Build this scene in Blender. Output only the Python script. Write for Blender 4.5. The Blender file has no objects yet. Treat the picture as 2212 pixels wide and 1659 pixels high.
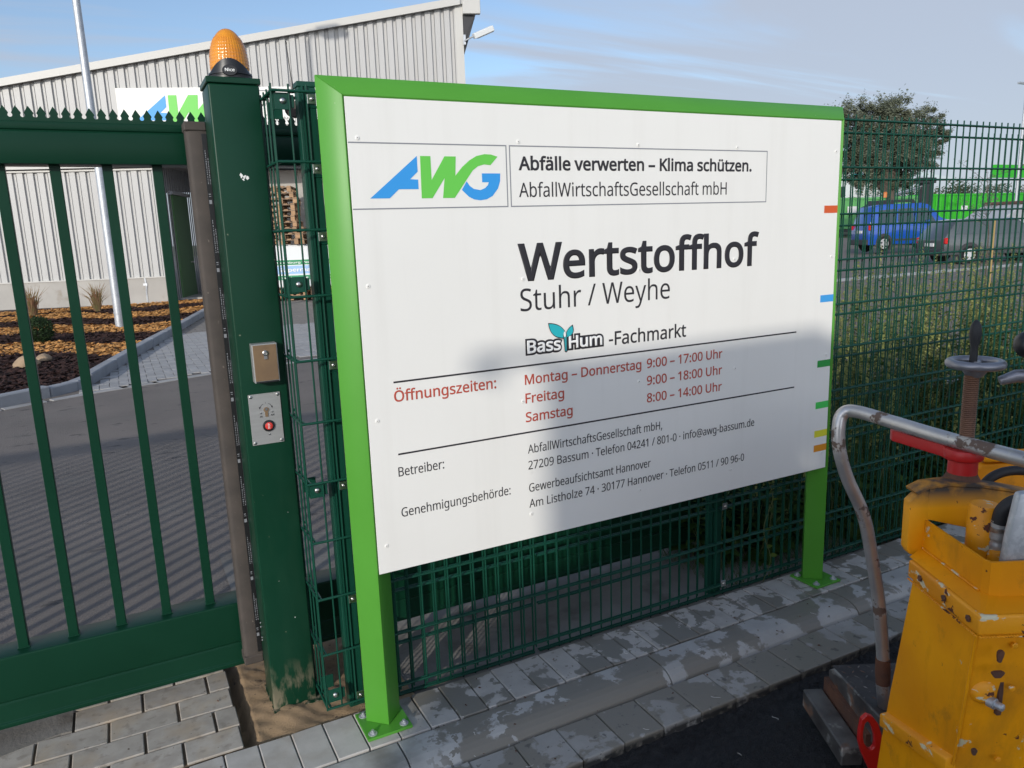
import bpy, bmesh, math, random
from mathutils import Vector, Matrix
random.seed(7)
sc = bpy.context.scene
C = sc.collection
PI = math.pi
R = math.radians

# ------------------------------------------------------------------ camera
cam_d = bpy.data.cameras.new('camera'); cam = bpy.data.objects.new('camera', cam_d); C.objects.link(cam)
F = 1641.0
vx = Vector((4361 - 1106, 386 - 829.5, F)).normalized()
vd = Vector((1400 - 1106, 9060 - 829.5, F)); vd = (vd - vx * vd.dot(vx)).normalized()
vz = -vd; vy = vz.cross(vx)
# columns of the camera matrix in world space
right = Vector((vx.x, vy.x, vz.x)); down = Vector((vx.y, vy.y, vz.y)); fwd = Vector((vx.z, vy.z, vz.z))
Mx = Matrix((right, -down, -fwd)).transposed().to_4x4()
cam.matrix_world = Matrix.Translation((0, 0, 1.55)) @ Mx
cam_d.sensor_width = 36; cam_d.lens = F / 2212 * 36
cam_d.clip_start = 0.05; cam_d.clip_end = 3000
sc.camera = cam

# ------------------------------------------------------------------ sun, sky, exposure
SUN_AZ = (-.737, -.675); SUN_EL = R(17.5)
sl = bpy.data.lights.new('sun', 'SUN'); sl.energy = 2.0; sl.angle = R(0.8); sl.color = (1, .945, .855)
so = bpy.data.objects.new('sun', sl); C.objects.link(so)
trav = Vector((.737 * math.cos(SUN_EL), .675 * math.cos(SUN_EL), -math.sin(SUN_EL)))
so.rotation_mode = 'QUATERNION'; so.rotation_quaternion = trav.to_track_quat('-Z', 'Y'); so.location = (-20, -18, 15)
w = bpy.data.worlds.new('World'); sc.world = w; w.use_nodes = True
nt = w.node_tree; nt.nodes.clear()
def N(nt, t, **kw):
    n = nt.nodes.new(t)
    for k, v in kw.items():
        if k in n.inputs.keys() if hasattr(n.inputs, 'keys') else False: n.inputs[k].default_value = v
        else: setattr(n, k, v)
    return n
out = N(nt, 'ShaderNodeOutputWorld'); bg = N(nt, 'ShaderNodeBackground'); bg.inputs[1].default_value = 0.115
sky = N(nt, 'ShaderNodeTexSky', sky_type='NISHITA'); sky.sun_disc = False; sky.sun_elevation = SUN_EL
sky.sun_rotation = math.atan2(-.737, -.675); sky.air_density = 0.9; sky.dust_density = 0.6; sky.ozone_density = 2.2; sky.altitude = 20
tc = N(nt, 'ShaderNodeTexCoord'); sep = N(nt, 'ShaderNodeSeparateXYZ'); nt.links.new(tc.outputs['Generated'], sep.inputs[0])
# cloud plane projection: direction / (z + small)
zc = N(nt, 'ShaderNodeMath', operation='MAXIMUM'); nt.links.new(sep.outputs[2], zc.inputs[0]); zc.inputs[1].default_value = 0.0
za = N(nt, 'ShaderNodeMath', operation='ADD'); nt.links.new(zc.outputs[0], za.inputs[0]); za.inputs[1].default_value = 0.12
dx = N(nt, 'ShaderNodeMath', operation='DIVIDE'); nt.links.new(sep.outputs[0], dx.inputs[0]); nt.links.new(za.outputs[0], dx.inputs[1])
dy = N(nt, 'ShaderNodeMath', operation='DIVIDE'); nt.links.new(sep.outputs[1], dy.inputs[0]); nt.links.new(za.outputs[0], dy.inputs[1])
cmb = N(nt, 'ShaderNodeCombineXYZ'); nt.links.new(dx.outputs[0], cmb.inputs[0]); nt.links.new(dy.outputs[0], cmb.inputs[1])
mp = N(nt, 'ShaderNodeMapping'); mp.inputs['Rotation'].default_value = (0, 0, R(62)); mp.inputs['Scale'].default_value = (0.42, 1.9, 1)
mp.inputs['Location'].default_value = (0.6, 1.7, 0)
nt.links.new(cmb.outputs[0], mp.inputs[0])
nz = N(nt, 'ShaderNodeTexNoise'); nz.inputs['Scale'].default_value = 0.9; nz.inputs['Detail'].default_value = 7; nz.inputs['Roughness'].default_value = .52; nz.inputs['Distortion'].default_value = .6
nt.links.new(mp.outputs[0], nz.inputs['Vector'])
# denser veil low in the sky and towards +X
el = N(nt, 'ShaderNodeMapRange'); nt.links.new(sep.outputs[2], el.inputs[0]); el.inputs[1].default_value = 0.42; el.inputs[2].default_value = 0.05; el.inputs[3].default_value = -.07; el.inputs[4].default_value = .16
ex = N(nt, 'ShaderNodeMapRange'); nt.links.new(sep.outputs[0], ex.inputs[0]); ex.inputs[1].default_value = 0.1; ex.inputs[2].default_value = .85; ex.inputs[3].default_value = -.03; ex.inputs[4].default_value = .09
s1 = N(nt, 'ShaderNodeMath', operation='ADD'); nt.links.new(nz.outputs[0], s1.inputs[0]); nt.links.new(el.outputs[0], s1.inputs[1])
s2 = N(nt, 'ShaderNodeMath', operation='ADD'); nt.links.new(s1.outputs[0], s2.inputs[0]); nt.links.new(ex.outputs[0], s2.inputs[1])
cm = N(nt, 'ShaderNodeMapRange'); nt.links.new(s2.outputs[0], cm.inputs[0]); cm.interpolation_type = 'SMOOTHSTEP'
cm.inputs[1].default_value = .455; cm.inputs[2].default_value = .66; cm.inputs[3].default_value = 0.13; cm.inputs[4].default_value = .88
mixc = N(nt, 'ShaderNodeMix', data_type='RGBA')
# glow added to the veil towards the unseen sun, lifting the sign's shaded side
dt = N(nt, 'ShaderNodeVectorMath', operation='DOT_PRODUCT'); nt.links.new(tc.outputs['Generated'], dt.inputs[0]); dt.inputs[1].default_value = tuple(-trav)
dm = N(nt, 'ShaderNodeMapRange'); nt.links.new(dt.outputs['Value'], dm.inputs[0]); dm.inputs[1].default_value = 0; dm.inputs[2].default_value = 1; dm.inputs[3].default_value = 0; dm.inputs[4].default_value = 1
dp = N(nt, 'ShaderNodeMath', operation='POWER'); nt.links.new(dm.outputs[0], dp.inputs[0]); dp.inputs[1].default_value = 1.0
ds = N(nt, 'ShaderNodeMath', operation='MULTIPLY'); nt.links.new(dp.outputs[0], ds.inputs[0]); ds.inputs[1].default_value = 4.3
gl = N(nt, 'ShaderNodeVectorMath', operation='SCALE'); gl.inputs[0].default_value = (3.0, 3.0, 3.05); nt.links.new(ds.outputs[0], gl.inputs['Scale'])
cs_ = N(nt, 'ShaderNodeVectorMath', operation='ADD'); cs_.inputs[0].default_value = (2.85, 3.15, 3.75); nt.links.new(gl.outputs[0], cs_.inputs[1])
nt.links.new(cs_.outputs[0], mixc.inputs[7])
lv = N(nt, 'ShaderNodeMapRange'); lv.interpolation_type = 'SMOOTHSTEP'; nt.links.new(sep.outputs[2], lv.inputs[0]); lv.inputs[1].default_value = .20; lv.inputs[2].default_value = .0; lv.inputs[3].default_value = 0; lv.inputs[4].default_value = .88
mxx = N(nt, 'ShaderNodeMath', operation='MAXIMUM'); nt.links.new(cm.outputs[0], mxx.inputs[0]); nt.links.new(lv.outputs[0], mxx.inputs[1])
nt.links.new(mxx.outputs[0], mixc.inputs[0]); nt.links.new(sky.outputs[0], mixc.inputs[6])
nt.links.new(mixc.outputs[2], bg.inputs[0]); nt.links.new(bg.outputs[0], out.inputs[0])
sc.view_settings.view_transform = 'Standard'; sc.view_settings.look = 'None'; sc.view_settings.gamma = 1
sc.view_settings.use_curve_mapping = False; sc.view_settings.exposure = 0.58
sc.cycles.max_bounces = 6; sc.cycles.transparent_max_bounces = 12

# ------------------------------------------------------------------ helpers
ORG = {}
def tag(o, label=None, cat=None, group=None, kind=None):
    if label: o['label'] = label
    if cat: o['category'] = cat
    if group: o['group'] = group
    if kind: o['kind'] = kind
    return o
def thing(name, loc, label, cat, group=None):
    o = bpy.data.objects.new(name, None); C.objects.link(o); o.location = loc; o.empty_display_size = .1
    ORG[o.name] = Vector(loc); return tag(o, label, cat, group)
def dup_tree(o, parent=None):
    c = o.copy(); C.objects.link(c); c.parent = parent
    if o.name in ORG: ORG[c.name] = ORG[o.name]
    for ch in list(o.children): dup_tree(ch, c)
    return c
class MB:
    def __init__(s): s.v = []; s.f = []; s.mi = []; s.cur = 0
    def add(s, vs, fs):
        b = len(s.v); s.v += [tuple(p) for p in vs]
        for f in fs: s.f.append([b + i for i in f]); s.mi.append(s.cur)
        return s
    def box(s, a, b, M=None):
        x0, y0, z0 = a; x1, y1, z1 = b
        vs = [(x0,y0,z0),(x1,y0,z0),(x1,y1,z0),(x0,y1,z0),(x0,y0,z1),(x1,y0,z1),(x1,y1,z1),(x0,y1,z1)]
        if M is not None: vs = [M @ Vector(p) for p in vs]
        return s.add(vs, [(0,3,2,1),(4,5,6,7),(0,1,5,4),(1,2,6,5),(2,3,7,6),(3,0,4,7)])
    def cyl(s, p, q, r, n=12, r2=None, cap=True):
        p = Vector(p); q = Vector(q); r2 = r if r2 is None else r2
        d = (q - p).normalized(); a = d.orthogonal().normalized(); b = d.cross(a)
        vs = []
        for c, rr in ((p, r), (q, r2)):
            for i in range(n):
                t = 2 * PI * i / n; vs.append(c + a * rr * math.cos(t) + b * rr * math.sin(t))
        fs = [(i, (i + 1) % n, n + (i + 1) % n, n + i) for i in range(n)]
        if cap: fs += [tuple(range(n))[::-1], tuple(range(n, 2 * n))]
        return s.add(vs, fs)
    def tube(s, path, r, n=12, cap=True):
        path = [Vector(p) for p in path]; rs = r if isinstance(r, (list, tuple)) else [r] * len(path)
        vs = []; a = None
        for i, p in enumerate(path):
            d = (path[min(i + 1, len(path) - 1)] - path[max(i - 1, 0)]).normalized()
            a = (d.orthogonal() if a is None else a - d * a.dot(d)).normalized(); b = d.cross(a)
            for k in range(n):
                t = 2 * PI * k / n; vs.append(p + (a * math.cos(t) + b * math.sin(t)) * rs[i])
        fs = []
        for i in range(len(path) - 1):
            for k in range(n): fs.append((i*n+k, i*n+(k+1) % n, (i+1)*n+(k+1) % n, (i+1)*n+k))
        if cap: fs += [tuple(range(n))[::-1], tuple(range((len(path)-1)*n, len(path)*n))]
        return s.add(vs, fs)
    def lathe(s, prof, c, n=24, ax=None):
        """prof: list of (r, h) ; axis = ax through c"""
        c = Vector(c); d = Vector(ax or (0, 0, 1)).normalized(); a = d.orthogonal().normalized(); b = d.cross(a)
        vs = []
        for r, h in prof:
            for k in range(n):
                t = 2 * PI * k / n; vs.append(c + d * h + (a * math.cos(t) + b * math.sin(t)) * r)
        fs = []
        for i in range(len(prof) - 1):
            for k in range(n): fs.append((i*n+k, i*n+(k+1) % n, (i+1)*n+(k+1) % n, (i+1)*n+k))
        fs += [tuple(range(n))[::-1], tuple(range((len(prof)-1)*n, len(prof)*n))]
        return s.add(vs, fs)
    def prism(s, poly, fn, h0, h1):
        """poly of (a,b); fn(a,b,h)->xyz"""
        n = len(poly); vs = [fn(a, b, h0) for a, b in poly] + [fn(a, b, h1) for a, b in poly]
        fs = [tuple(range(n))[::-1], tuple(range(n, 2 * n))] + [(i, (i+1) % n, n+(i+1) % n, n+i) for i in range(n)]
        return s.add(vs, fs)
    def poly(s, pts): return s.add(pts, [tuple(range(len(pts)))])
    def mesh(s, name, mats, bevel=0, smooth=None, seg=1):
        me = bpy.data.meshes.new(name); me.from_pydata([tuple(v) for v in s.v], [], s.f)
        for m in (mats if isinstance(mats, (list, tuple)) else [mats]): me.materials.append(m)
        for p, i in zip(me.polygons, s.mi): p.material_index = i
        bm = bmesh.new(); bm.from_mesh(me)
        if len(bm.faces) < 60000: bmesh.ops.recalc_face_normals(bm, faces=bm.faces)
        if bevel: 
            es = [e for e in bm.edges if len(e.link_faces) == 2 and e.calc_face_angle(0) > R(25)]
            bmesh.ops.bevel(bm, geom=es, offset=bevel, segments=seg, affect='EDGES', profile=.5, clamp_overlap=True)
        bm.to_mesh(me); bm.free()
        if smooth is not None:
            me.polygons.foreach_set('use_smooth', [True] * len(me.polygons))
            try: me.set_sharp_from_angle(angle=R(smooth))
            except Exception: pass
        return me
    def build(s, name, mats, parent=None, bevel=0, smooth=None, seg=1, kind=None):
        org = ORG[parent.name] if parent is not None else Vector((0, 0, 0))
        if org.length > 0: s.v = [tuple(Vector(p) - org) for p in s.v]
        me = s.mesh(name, mats, bevel, smooth, seg)
        o = bpy.data.objects.new(name, me); C.objects.link(o)
        if parent is not None: o.parent = parent
        ORG[o.name] = org.copy()
        if kind: o['kind'] = kind
        return o
def put(name, me, loc, parent, rot=(0, 0, 0)):
    o = bpy.data.objects.new(name, me); C.objects.link(o); o.parent = parent
    o.location = Vector(loc) - ORG[parent.name]; o.rotation_euler = rot
    ORG[o.name] = Vector(loc); return o

# ------------------------------------------------------------------ materials
def rgb(c): return (c[0], c[1], c[2], 1)
def mat(name, col, rough=.5, metal=0, col2=None, ns=6, lo=.35, hi=.65, bump=0, bs=60, bdist=.01, coord='Position', spec=.5,
        rand=0, layers=(), rough2=None, coat=0, stretch=(1, 1, 1), trans=0, alpha=1):
    m = bpy.data.materials.new(name); m.use_nodes = True; nt = m.node_tree; L = nt.links.new
    b = nt.nodes['Principled BSDF']
    b.inputs['Roughness'].default_value = rough; b.inputs['Metallic'].default_value = metal
    b.inputs['Specular IOR Level'].default_value = spec; b.inputs['Coat Weight'].default_value = coat; b.inputs['Transmission Weight'].default_value = trans
    b.inputs['Alpha'].default_value = alpha
    if coord == 'Position':
        g = N(nt, 'ShaderNodeNewGeometry'); vec = g.outputs['Position']
    else:
        g = N(nt, 'ShaderNodeTexCoord'); vec = g.outputs['Object']
    def mapped(st):
        if tuple(st) == (1, 1, 1): return vec
        mp = N(nt, 'ShaderNodeMapping'); mp.inputs['Scale'].default_value = st; L(vec, mp.inputs[0]); return mp.outputs[0]
    def noise(scale, det=4, st=(1, 1, 1), dist=0, rg=.55):
        n = N(nt, 'ShaderNodeTexNoise'); n.inputs['Scale'].default_value = scale; n.inputs['Detail'].default_value = det
        n.inputs['Distortion'].default_value = dist; n.inputs['Roughness'].default_value = rg
        L(mapped(st), n.inputs['Vector']); return n.outputs['Fac']
    def ramp(fac, lo, hi):
        r = N(nt, 'ShaderNodeMapRange'); L(fac, r.inputs[0]); r.inputs[1].default_value = lo; r.inputs[2].default_value = hi; return r.outputs[0]
    cur = None; rc = None
    base = N(nt, 'ShaderNodeRGB'); base.outputs[0].default_value = rgb(col); cur = base.outputs[0]
    def mix(fac, a, bcol, blend='MIX'):
        x = N(nt, 'ShaderNodeMix', data_type='RGBA', blend_type=blend)
        if isinstance(fac, float): x.inputs[0].default_value = fac
        else: L(fac, x.inputs[0])
        L(a, x.inputs[6])
        if isinstance(bcol, tuple): x.inputs[7].default_value = rgb(bcol)
        else: L(bcol, x.inputs[7])
        return x.outputs[2]
    if col2: cur = mix(ramp(noise(ns, 5, stretch), lo, hi), cur, tuple(col2))
    if rand:
        oi = N(nt, 'ShaderNodeObjectInfo'); mr = N(nt, 'ShaderNodeMapRange'); L(oi.outputs['Random'], mr.inputs[0])
        mr.inputs[3].default_value = 1 - rand; mr.inputs[4].default_value = 1 + rand
        hs = N(nt, 'ShaderNodeHueSaturation'); L(cur, hs.inputs['Color']); L(mr.outputs[0], hs.inputs['Value']); cur = hs.outputs[0]
    rcur = N(nt, 'ShaderNodeValue'); rcur.outputs[0].default_value = rough; rcur = rcur.outputs[0]
    for ly in layers:
        nf = noise(ly['s'], ly.get('d', 4), ly.get('st', (1, 1, 1)), ly.get('dist', 0), ly.get('rg', .55))
        if 'rnd' in ly:   # each stone soaks up water differently
            oi2 = N(nt, 'ShaderNodeObjectInfo'); ma = N(nt, 'ShaderNodeMath', operation='MULTIPLY_ADD'); L(oi2.outputs['Random'], ma.inputs[0]); ma.inputs[1].default_value = ly['rnd']; ma.inputs[2].default_value = -ly['rnd'] / 2
            md = N(nt, 'ShaderNodeMath', operation='ADD'); L(nf, md.inputs[0]); L(ma.outputs[0], md.inputs[1]); nf = md.outputs[0]
        fac = ramp(nf, ly['lo'], ly['hi'])
        if 'x' in ly:   # only beyond a place in the world: axis, from, to
            sp = N(nt, 'ShaderNodeSeparateXYZ'); gg = N(nt, 'ShaderNodeNewGeometry'); L(gg.outputs['Position'], sp.inputs[0])
            mm = ramp(sp.outputs[ly['x'][0]], ly['x'][1], ly['x'][2])
            mu = N(nt, 'ShaderNodeMath', operation='MULTIPLY'); L(fac, mu.inputs[0]); L(mm, mu.inputs[1]); fac = mu.outputs[0]
        if 'amt' in ly:
            mu = N(nt, 'ShaderNodeMath', operation='MULTIPLY'); L(fac, mu.inputs[0]); mu.inputs[1].default_value = ly['amt']; fac = mu.outputs[0]
        cur = mix(fac, cur, tuple(ly['c']), ly.get('blend', 'MIX'))
        if 'r' in ly:
            x = N(nt, 'ShaderNodeMix', data_type='FLOAT'); L(fac, x.inputs[0]); L(rcur, x.inputs[2]); x.inputs[3].default_value = ly['r']; rcur = x.outputs[0]
        if 'm' in ly:
            x = N(nt, 'ShaderNodeMix', data_type='FLOAT'); L(fac, x.inputs[0]); x.inputs[2].default_value = metal; x.inputs[3].default_value = ly['m']; L(x.outputs[0], b.inputs['Metallic'])
    L(cur, b.inputs['Base Color']); L(rcur, b.inputs['Roughness'])
    if bump:
        bp = N(nt, 'ShaderNodeBump'); bp.inputs['Strength'].default_value = bump; bp.inputs['Distance'].default_value = bdist
        L(noise(bs, 6, (1, 1, 1), 0, .65), bp.inputs['Height']); L(bp.outputs[0], b.inputs['Normal'])
    return m
def leafmat(name, col, col2, ns=9, tr=.35):
    m = mat(name, col, .6, col2=col2, ns=ns, lo=.35, hi=.65, spec=.25)
    nt = m.node_tree; b = nt.nodes['Principled BSDF']; o = nt.nodes['Material Output']
    t = N(nt, 'ShaderNodeBsdfTranslucent'); src = b.inputs['Base Color'].links[0].from_socket; nt.links.new(src, t.inputs[0])
    mx = N(nt, 'ShaderNodeMixShader'); mx.inputs[0].default_value = tr
    nt.links.new(b.outputs[0], mx.inputs[1]); nt.links.new(t.outputs[0], mx.inputs[2]); nt.links.new(mx.outputs[0], o.inputs[0])
    return m
WET = dict(rnd=.11, c=(.20, .186, .158), s=5.5, d=7, rg=.57, dist=.15, lo=.495, hi=.51, r=.42, x=(0, .62, .74))
MT = {}
MT['paver'] = mat('paver_concrete', (.45, .43, .40), .88, col2=(.38, .362, .335), ns=14, rand=.10, bump=.35, bs=260, bdist=.002,
    layers=(dict(c=(.30, .25, .19), s=9, lo=.5, hi=.75, amt=.5, x=(0, .75, .5)), dict(WET, s=6.5, lo=.505, hi=.53), dict(WET, s=26, d=3, lo=.575, hi=.595)))
MT['kerb'] = mat('kerb_concrete', (.42, .418, .405), .88, col2=(.35, .348, .335), ns=7, rand=.05, bump=.4, bs=200, bdist=.002,
    layers=(dict(WET, s=5, lo=.475, hi=.50, rnd=.02), dict(WET, s=24, d=3, lo=.60, hi=.61), dict(c=(.13, .115, .095), s=4, lo=.4, hi=.6, amt=.7, x=(0, .72, .6))))
MT['gutter'] = mat('gutter_concrete', (.34, .335, .32), .85, col2=(.27, .265, .25), ns=8, rand=.10, bump=.4, bs=200, bdist=.002,
    layers=(dict(WET, s=6, lo=.43, hi=.45), dict(c=(.05, .05, .048), s=30, lo=.62, hi=.66, amt=.6), dict(c=(.03, .03, .03), s=40, d=6, lo=.30, hi=.5, x=(2, -.042, -.056))))
MT['brick'] = mat('grey_brick_paver', (.41, .378, .335), .9, col2=(.33, .302, .266), ns=18, rand=.08, bump=.45, bs=300, bdist=.002,
    layers=(dict(c=(.40, .30, .19), s=7, lo=.48, hi=.72, amt=.6), dict(c=(.20, .17, .14), s=26, d=6, lo=.56, hi=.66, amt=.5), dict(c=(.12, .09, .07), s=60, lo=.68, hi=.72)))
MT['bed'] = mat('joint_sand', (.13, .095, .065), .95, col2=(.20, .15, .09), ns=30, bump=.6, bs=300, bdist=.004)
MT['bedjoint'] = mat('sandy_joints', (.17, .12, .075), .95, col2=(.09, .065, .045), ns=22, bump=.8, bs=300, bdist=.004)
MT['sand'] = mat('building_sand', (.36, .245, .14), .95, col2=(.27, .185, .11), ns=9, bump=.8, bs=220, bdist=.006, layers=(dict(c=(.10, .07, .05), s=45, lo=.66, hi=.70),))
MT['gutbed'] = mat('dark_gutter_bed', (.045, .042, .038), .9, col2=(.02, .02, .02), ns=40, bump=1, bs=120, bdist=.01)
MT['black_asphalt'] = mat('fresh_asphalt', (.012, .013, .016), .62, col2=(.022, .023, .027), ns=60, bump=1, bs=170, bdist=.02, spec=.4)
MT['asphalt'] = mat('yard_asphalt', (.185, .158, .138), .9, col2=(.145, .125, .11), ns=1.2, bump=.6, bs=90, bdist=.01,
    layers=(dict(c=(.045, .042, .040), s=3.0, d=9, rg=.68, st=(1, 2.4, 1), lo=.60, hi=.64, amt=.75), dict(c=(.17, .155, .135), s=1.6, d=6, lo=.55, hi=.7, amt=.5), dict(c=(.26, .25, .24), s=140, d=2, lo=.66, hi=.70, amt=.8)))
MT['road_old'] = mat('old_road', (.24, .23, .215), .9, col2=(.2, .19, .18), ns=2, bump=.4, bs=80, bdist=.01)
MT['concrete'] = mat('rough_concrete', (.22, .205, .185), .92, col2=(.16, .148, .132), ns=3, bump=.5, bs=60, bdist=.006,
    layers=(dict(c=(.08, .065, .05), s=5, lo=.55, hi=.7, amt=.7),))
MT['wall_concrete'] = mat('wall_concrete', (.42, .40, .37), .9, col2=(.35, .335, .31), ns=1.2, bump=.2, bs=40, bdist=.005,
    layers=(dict(c=(.26, .22, .17), s=2.5, lo=.58, hi=.72, amt=.7),))
MT['kerb_far'] = mat('yard_kerb_concrete', (.30, .31, .33), .9, col2=(.25, .26, .275), ns=4, rand=.06, bump=.3, bs=80, bdist=.004)
MT['far_paver'] = mat('yard_paver', (.345, .34, .335), .9, col2=(.29, .285, .28), ns=5, rand=.09, bump=.3, bs=150, bdist=.002)
MT['far_paver_dark'] = mat('yard_paver_dark', (.22, .20, .18), .9, col2=(.18, .165, .15), ns=5, rand=.09, bump=.3, bs=150, bdist=.002)
MT['soil'] = mat('soil', (.055, .042, .03), .95, col2=(.09, .075, .05), ns=4, bump=1, bs=50, bdist=.03)
MT['mulch'] = mat('bark_mulch', (.035, .02, .017), .95, col2=(.055, .032, .026), ns=20, bump=1, bs=40, bdist=.05)
MT['chip'] = mat('orange_wood_chip', (.42, .19, .055), .85, col2=(.55, .29, .10), ns=25, spec=.2)
MT['chip_dark'] = mat('dark_bark_chip', (.05, .026, .022), .9, col2=(.03, .016, .014), ns=25, spec=.2)
MT['grass'] = mat('rough_grass', (.06, .085, .03), .95, col2=(.12, .12, .05), ns=2, bump=1, bs=30, bdist=.05)
MT['dgreen'] = mat('dark_green_powder_coat', (.0035, .034, .017), .36, col2=(.0045, .039, .020), ns=3, spec=.2, bump=.06, bs=500, bdist=.001)
MT['wire'] = mat('green_wire_coating', (.005, .052, .032), .4, col2=(.006, .060, .038), ns=6, spec=.3)
MT['post_green'] = mat('dark_green_post_paint', (.0035, .034, .017), .38, col2=(.0045, .040, .021), ns=3, spec=.2, bump=.06, bs=500, bdist=.001,
    layers=(dict(c=(.24, .20, .14), s=38, d=6, st=(1, 1, .35), lo=.50, hi=.62, amt=.8, x=(2, .17, .0), r=.9), dict(c=(.14, .16, .11), s=55, d=2, lo=.76, hi=.77), dict(c=(.03, .075, .045), s=5, d=7, st=(1, 1, .25), lo=.55, hi=.75, amt=.35)))
MT['lime'] = mat('bright_green_powder_coat', (.072, .275, .029), .42, col2=(.078, .29, .033), ns=4, spec=.35, bump=.05, bs=400, bdist=.001,
    layers=(dict(c=(.5, .6, .42), s=160, d=2, lo=.78, hi=.79, x=(2, 1.85, 1.93)),))
MT['white'] = mat('white_sign_face', (.795, .785, .745), .42, col2=(.785, .775, .735), ns=3, spec=.35, layers=(dict(c=(.5, .48, .44), s=18, d=6, lo=.72, hi=.82, amt=.25), dict(c=(.60, .58, .53), s=14, d=5, st=(1, 1, .06), lo=.52, hi=.75, amt=.16), dict(c=(.6, .58, .52), s=1.6, d=5, lo=.45, hi=.8, amt=.12)))
MT['ink'] = mat('black_print', (.022, .02, .024), .45)
MT['grey_ink'] = mat('grey_print', (.23, .24, .26), .5)
MT['red_ink'] = mat('red_print', (.47, .075, .045), .5)
MT['thin_ink'] = mat('thin_black_print', (.02, .018, .022), .5)
MT['blue_ink'] = mat('blue_print', (.03, .30, .72), .45)
MT['green_ink'] = mat('green_print', (.13, .56, .07), .45)
MT['teal_ink'] = mat('teal_print', (.02, .42, .47), .45)
MT['teal_dark'] = mat('darker_teal_print', (.03, .30, .33), .45)
MT['white_ink'] = mat('white_print', (.82, .82, .8), .5)
for n, c in dict(mark_red=(.62, .10, .02), mark_blue=(.05, .33, .72), mark_dgreen=(.02, .30, .05), mark_green=(.05, .55, .09), mark_yellow=(.72, .68, .03), mark_orange=(.70, .27, .01)).items():
    MT[n] = mat(n, c, .45)
MT['steel'] = mat('stainless_steel', (.55, .54, .52), .3, 1, col2=(.48, .47, .45), ns=20)
MT['zinc'] = mat('galvanised_steel', (.50, .52, .54), .48, .65, col2=(.40, .42, .45), ns=9, layers=(dict(c=(.62, .64, .66), s=60, lo=.5, hi=.6, amt=.5),))
MT['rubber'] = mat('dusty_rubber', (.068, .055, .047), .75, col2=(.048, .04, .035), ns=12, layers=(dict(c=(.2, .17, .14), s=70, lo=.68, hi=.74, amt=.7),))
MT['black'] = mat('black_plastic', (.012, .012, .013), .38, bump=.1, bs=300, bdist=.001)
MT['black_rubber'] = mat('black_rubber', (.014, .014, .016), .6)
MT['brass'] = mat('weathered_brass_cover', (.20, .13, .075), .38, .25, col2=(.26, .17, .09), ns=14)
MT['alu'] = mat('brushed_aluminium', (.42, .42, .41), .45, .5, col2=(.38, .38, .37), ns=8, stretch=(1, 1, 20))
MT['red_btn'] = mat('red_button', (.65, .05, .04), .35)
MT['amber'] = mat('amber_lens', (.85, .33, .012), .16, col2=(.75, .26, .01), ns=40, trans=.2, coat=.4)
MT['amber_in'] = mat('amber_core', (.55, .18, .01), .5)
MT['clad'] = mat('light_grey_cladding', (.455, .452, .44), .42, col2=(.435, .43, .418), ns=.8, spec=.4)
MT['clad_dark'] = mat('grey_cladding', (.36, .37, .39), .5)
MT['trim'] = mat('grey_metal_trim', (.50, .49, .46), .45)
MT['gdoor'] = mat('green_steel_door', (.07, .17, .06), .5)
MT['roof'] = mat('roof_sheet', (.38, .38, .37), .5)
MT['wood'] = mat('pallet_wood', (.42, .26, .14), .85, col2=(.33, .20, .11), ns=14, stretch=(1, 1, 8), rand=.15)
MT['wood2'] = mat('grey_pallet_wood', (.25, .17, .11), .85, col2=(.2, .14, .09), ns=14, rand=.15)
MT['lump'] = mat('limestone', (.38, .27, .17), .9, col2=(.28, .2, .13), ns=8, bump=.5, bs=20, bdist=.03)
MT['contg'] = mat('container_green', (.035, .42, .02), .5, col2=(.03, .36, .018), ns=.7)
MT['contg2'] = mat('hazed_container_green', (.13, .40, .13), .55, col2=(.11, .35, .11), ns=.7)  # paler container green with distance haze and glare put into the colour
MT['vblue'] = mat('van_blue', (.008, .065, .34), .25, coat=.6)
MT['cblue'] = mat('car_blue', (.015, .05, .22), .25, coat=.6)
MT['cgrey'] = mat('car_grey', (.075, .085, .09), .3, .3, coat=.6)
MT['glass'] = mat('car_glass', (.03, .045, .05), .06, spec=.8)
MT['tyre'] = mat('tyre_rubber', (.015, .015, .015), .8)
MT['rim'] = mat('alloy_rim', (.6, .6, .6), .35, .5)
MT['tail'] = mat('tail_light_red', (.5, .01, .01), .2)
MT['plate'] = mat('number_plate_white', (.7, .7, .7), .5)
MT['truckw'] = mat('truck_white', (.68, .70, .70), .45)
MT['dark'] = mat('dark_machine_paint', (.03, .03, .033), .55)
MT['bark'] = mat('tree_bark', (.10, .08, .06), .9, col2=(.06, .05, .04), ns=6, bump=.6, bs=20, bdist=.03)
MT['treeleaf'] = leafmat('grey_green_leaf', (.23, .245, .175), (.12, .14, .09), ns=1.2, tr=.4)
MT['hedgeleaf'] = leafmat('dark_hedge_leaf', (.05, .075, .035), (.09, .11, .05), ns=1.0, tr=.25)
MT['weedleaf'] = leafmat('weed_leaf', (.085, .15, .03), (.035, .075, .018), ns=2)
MT['weedseed'] = leafmat('weed_seed', (.42, .42, .15), (.26, .30, .09), ns=5)
MT['stem'] = mat('weed_stem', (.09, .11, .04), .8)
MT['boxleaf'] = leafmat('box_leaf', (.03, .055, .02), (.045, .08, .03), ns=6)
MT['redgrass'] = leafmat('red_grass_blade', (.30, .16, .10), (.22, .20, .08), ns=8)
MT['dock'] = leafmat('dock_leaf', (.10, .15, .03), (.07, .11, .02), ns=12)
RUST = dict(c=(.10, .028, .014), s=11, d=8, rg=.62, lo=.655, hi=.675, r=.85)
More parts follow.
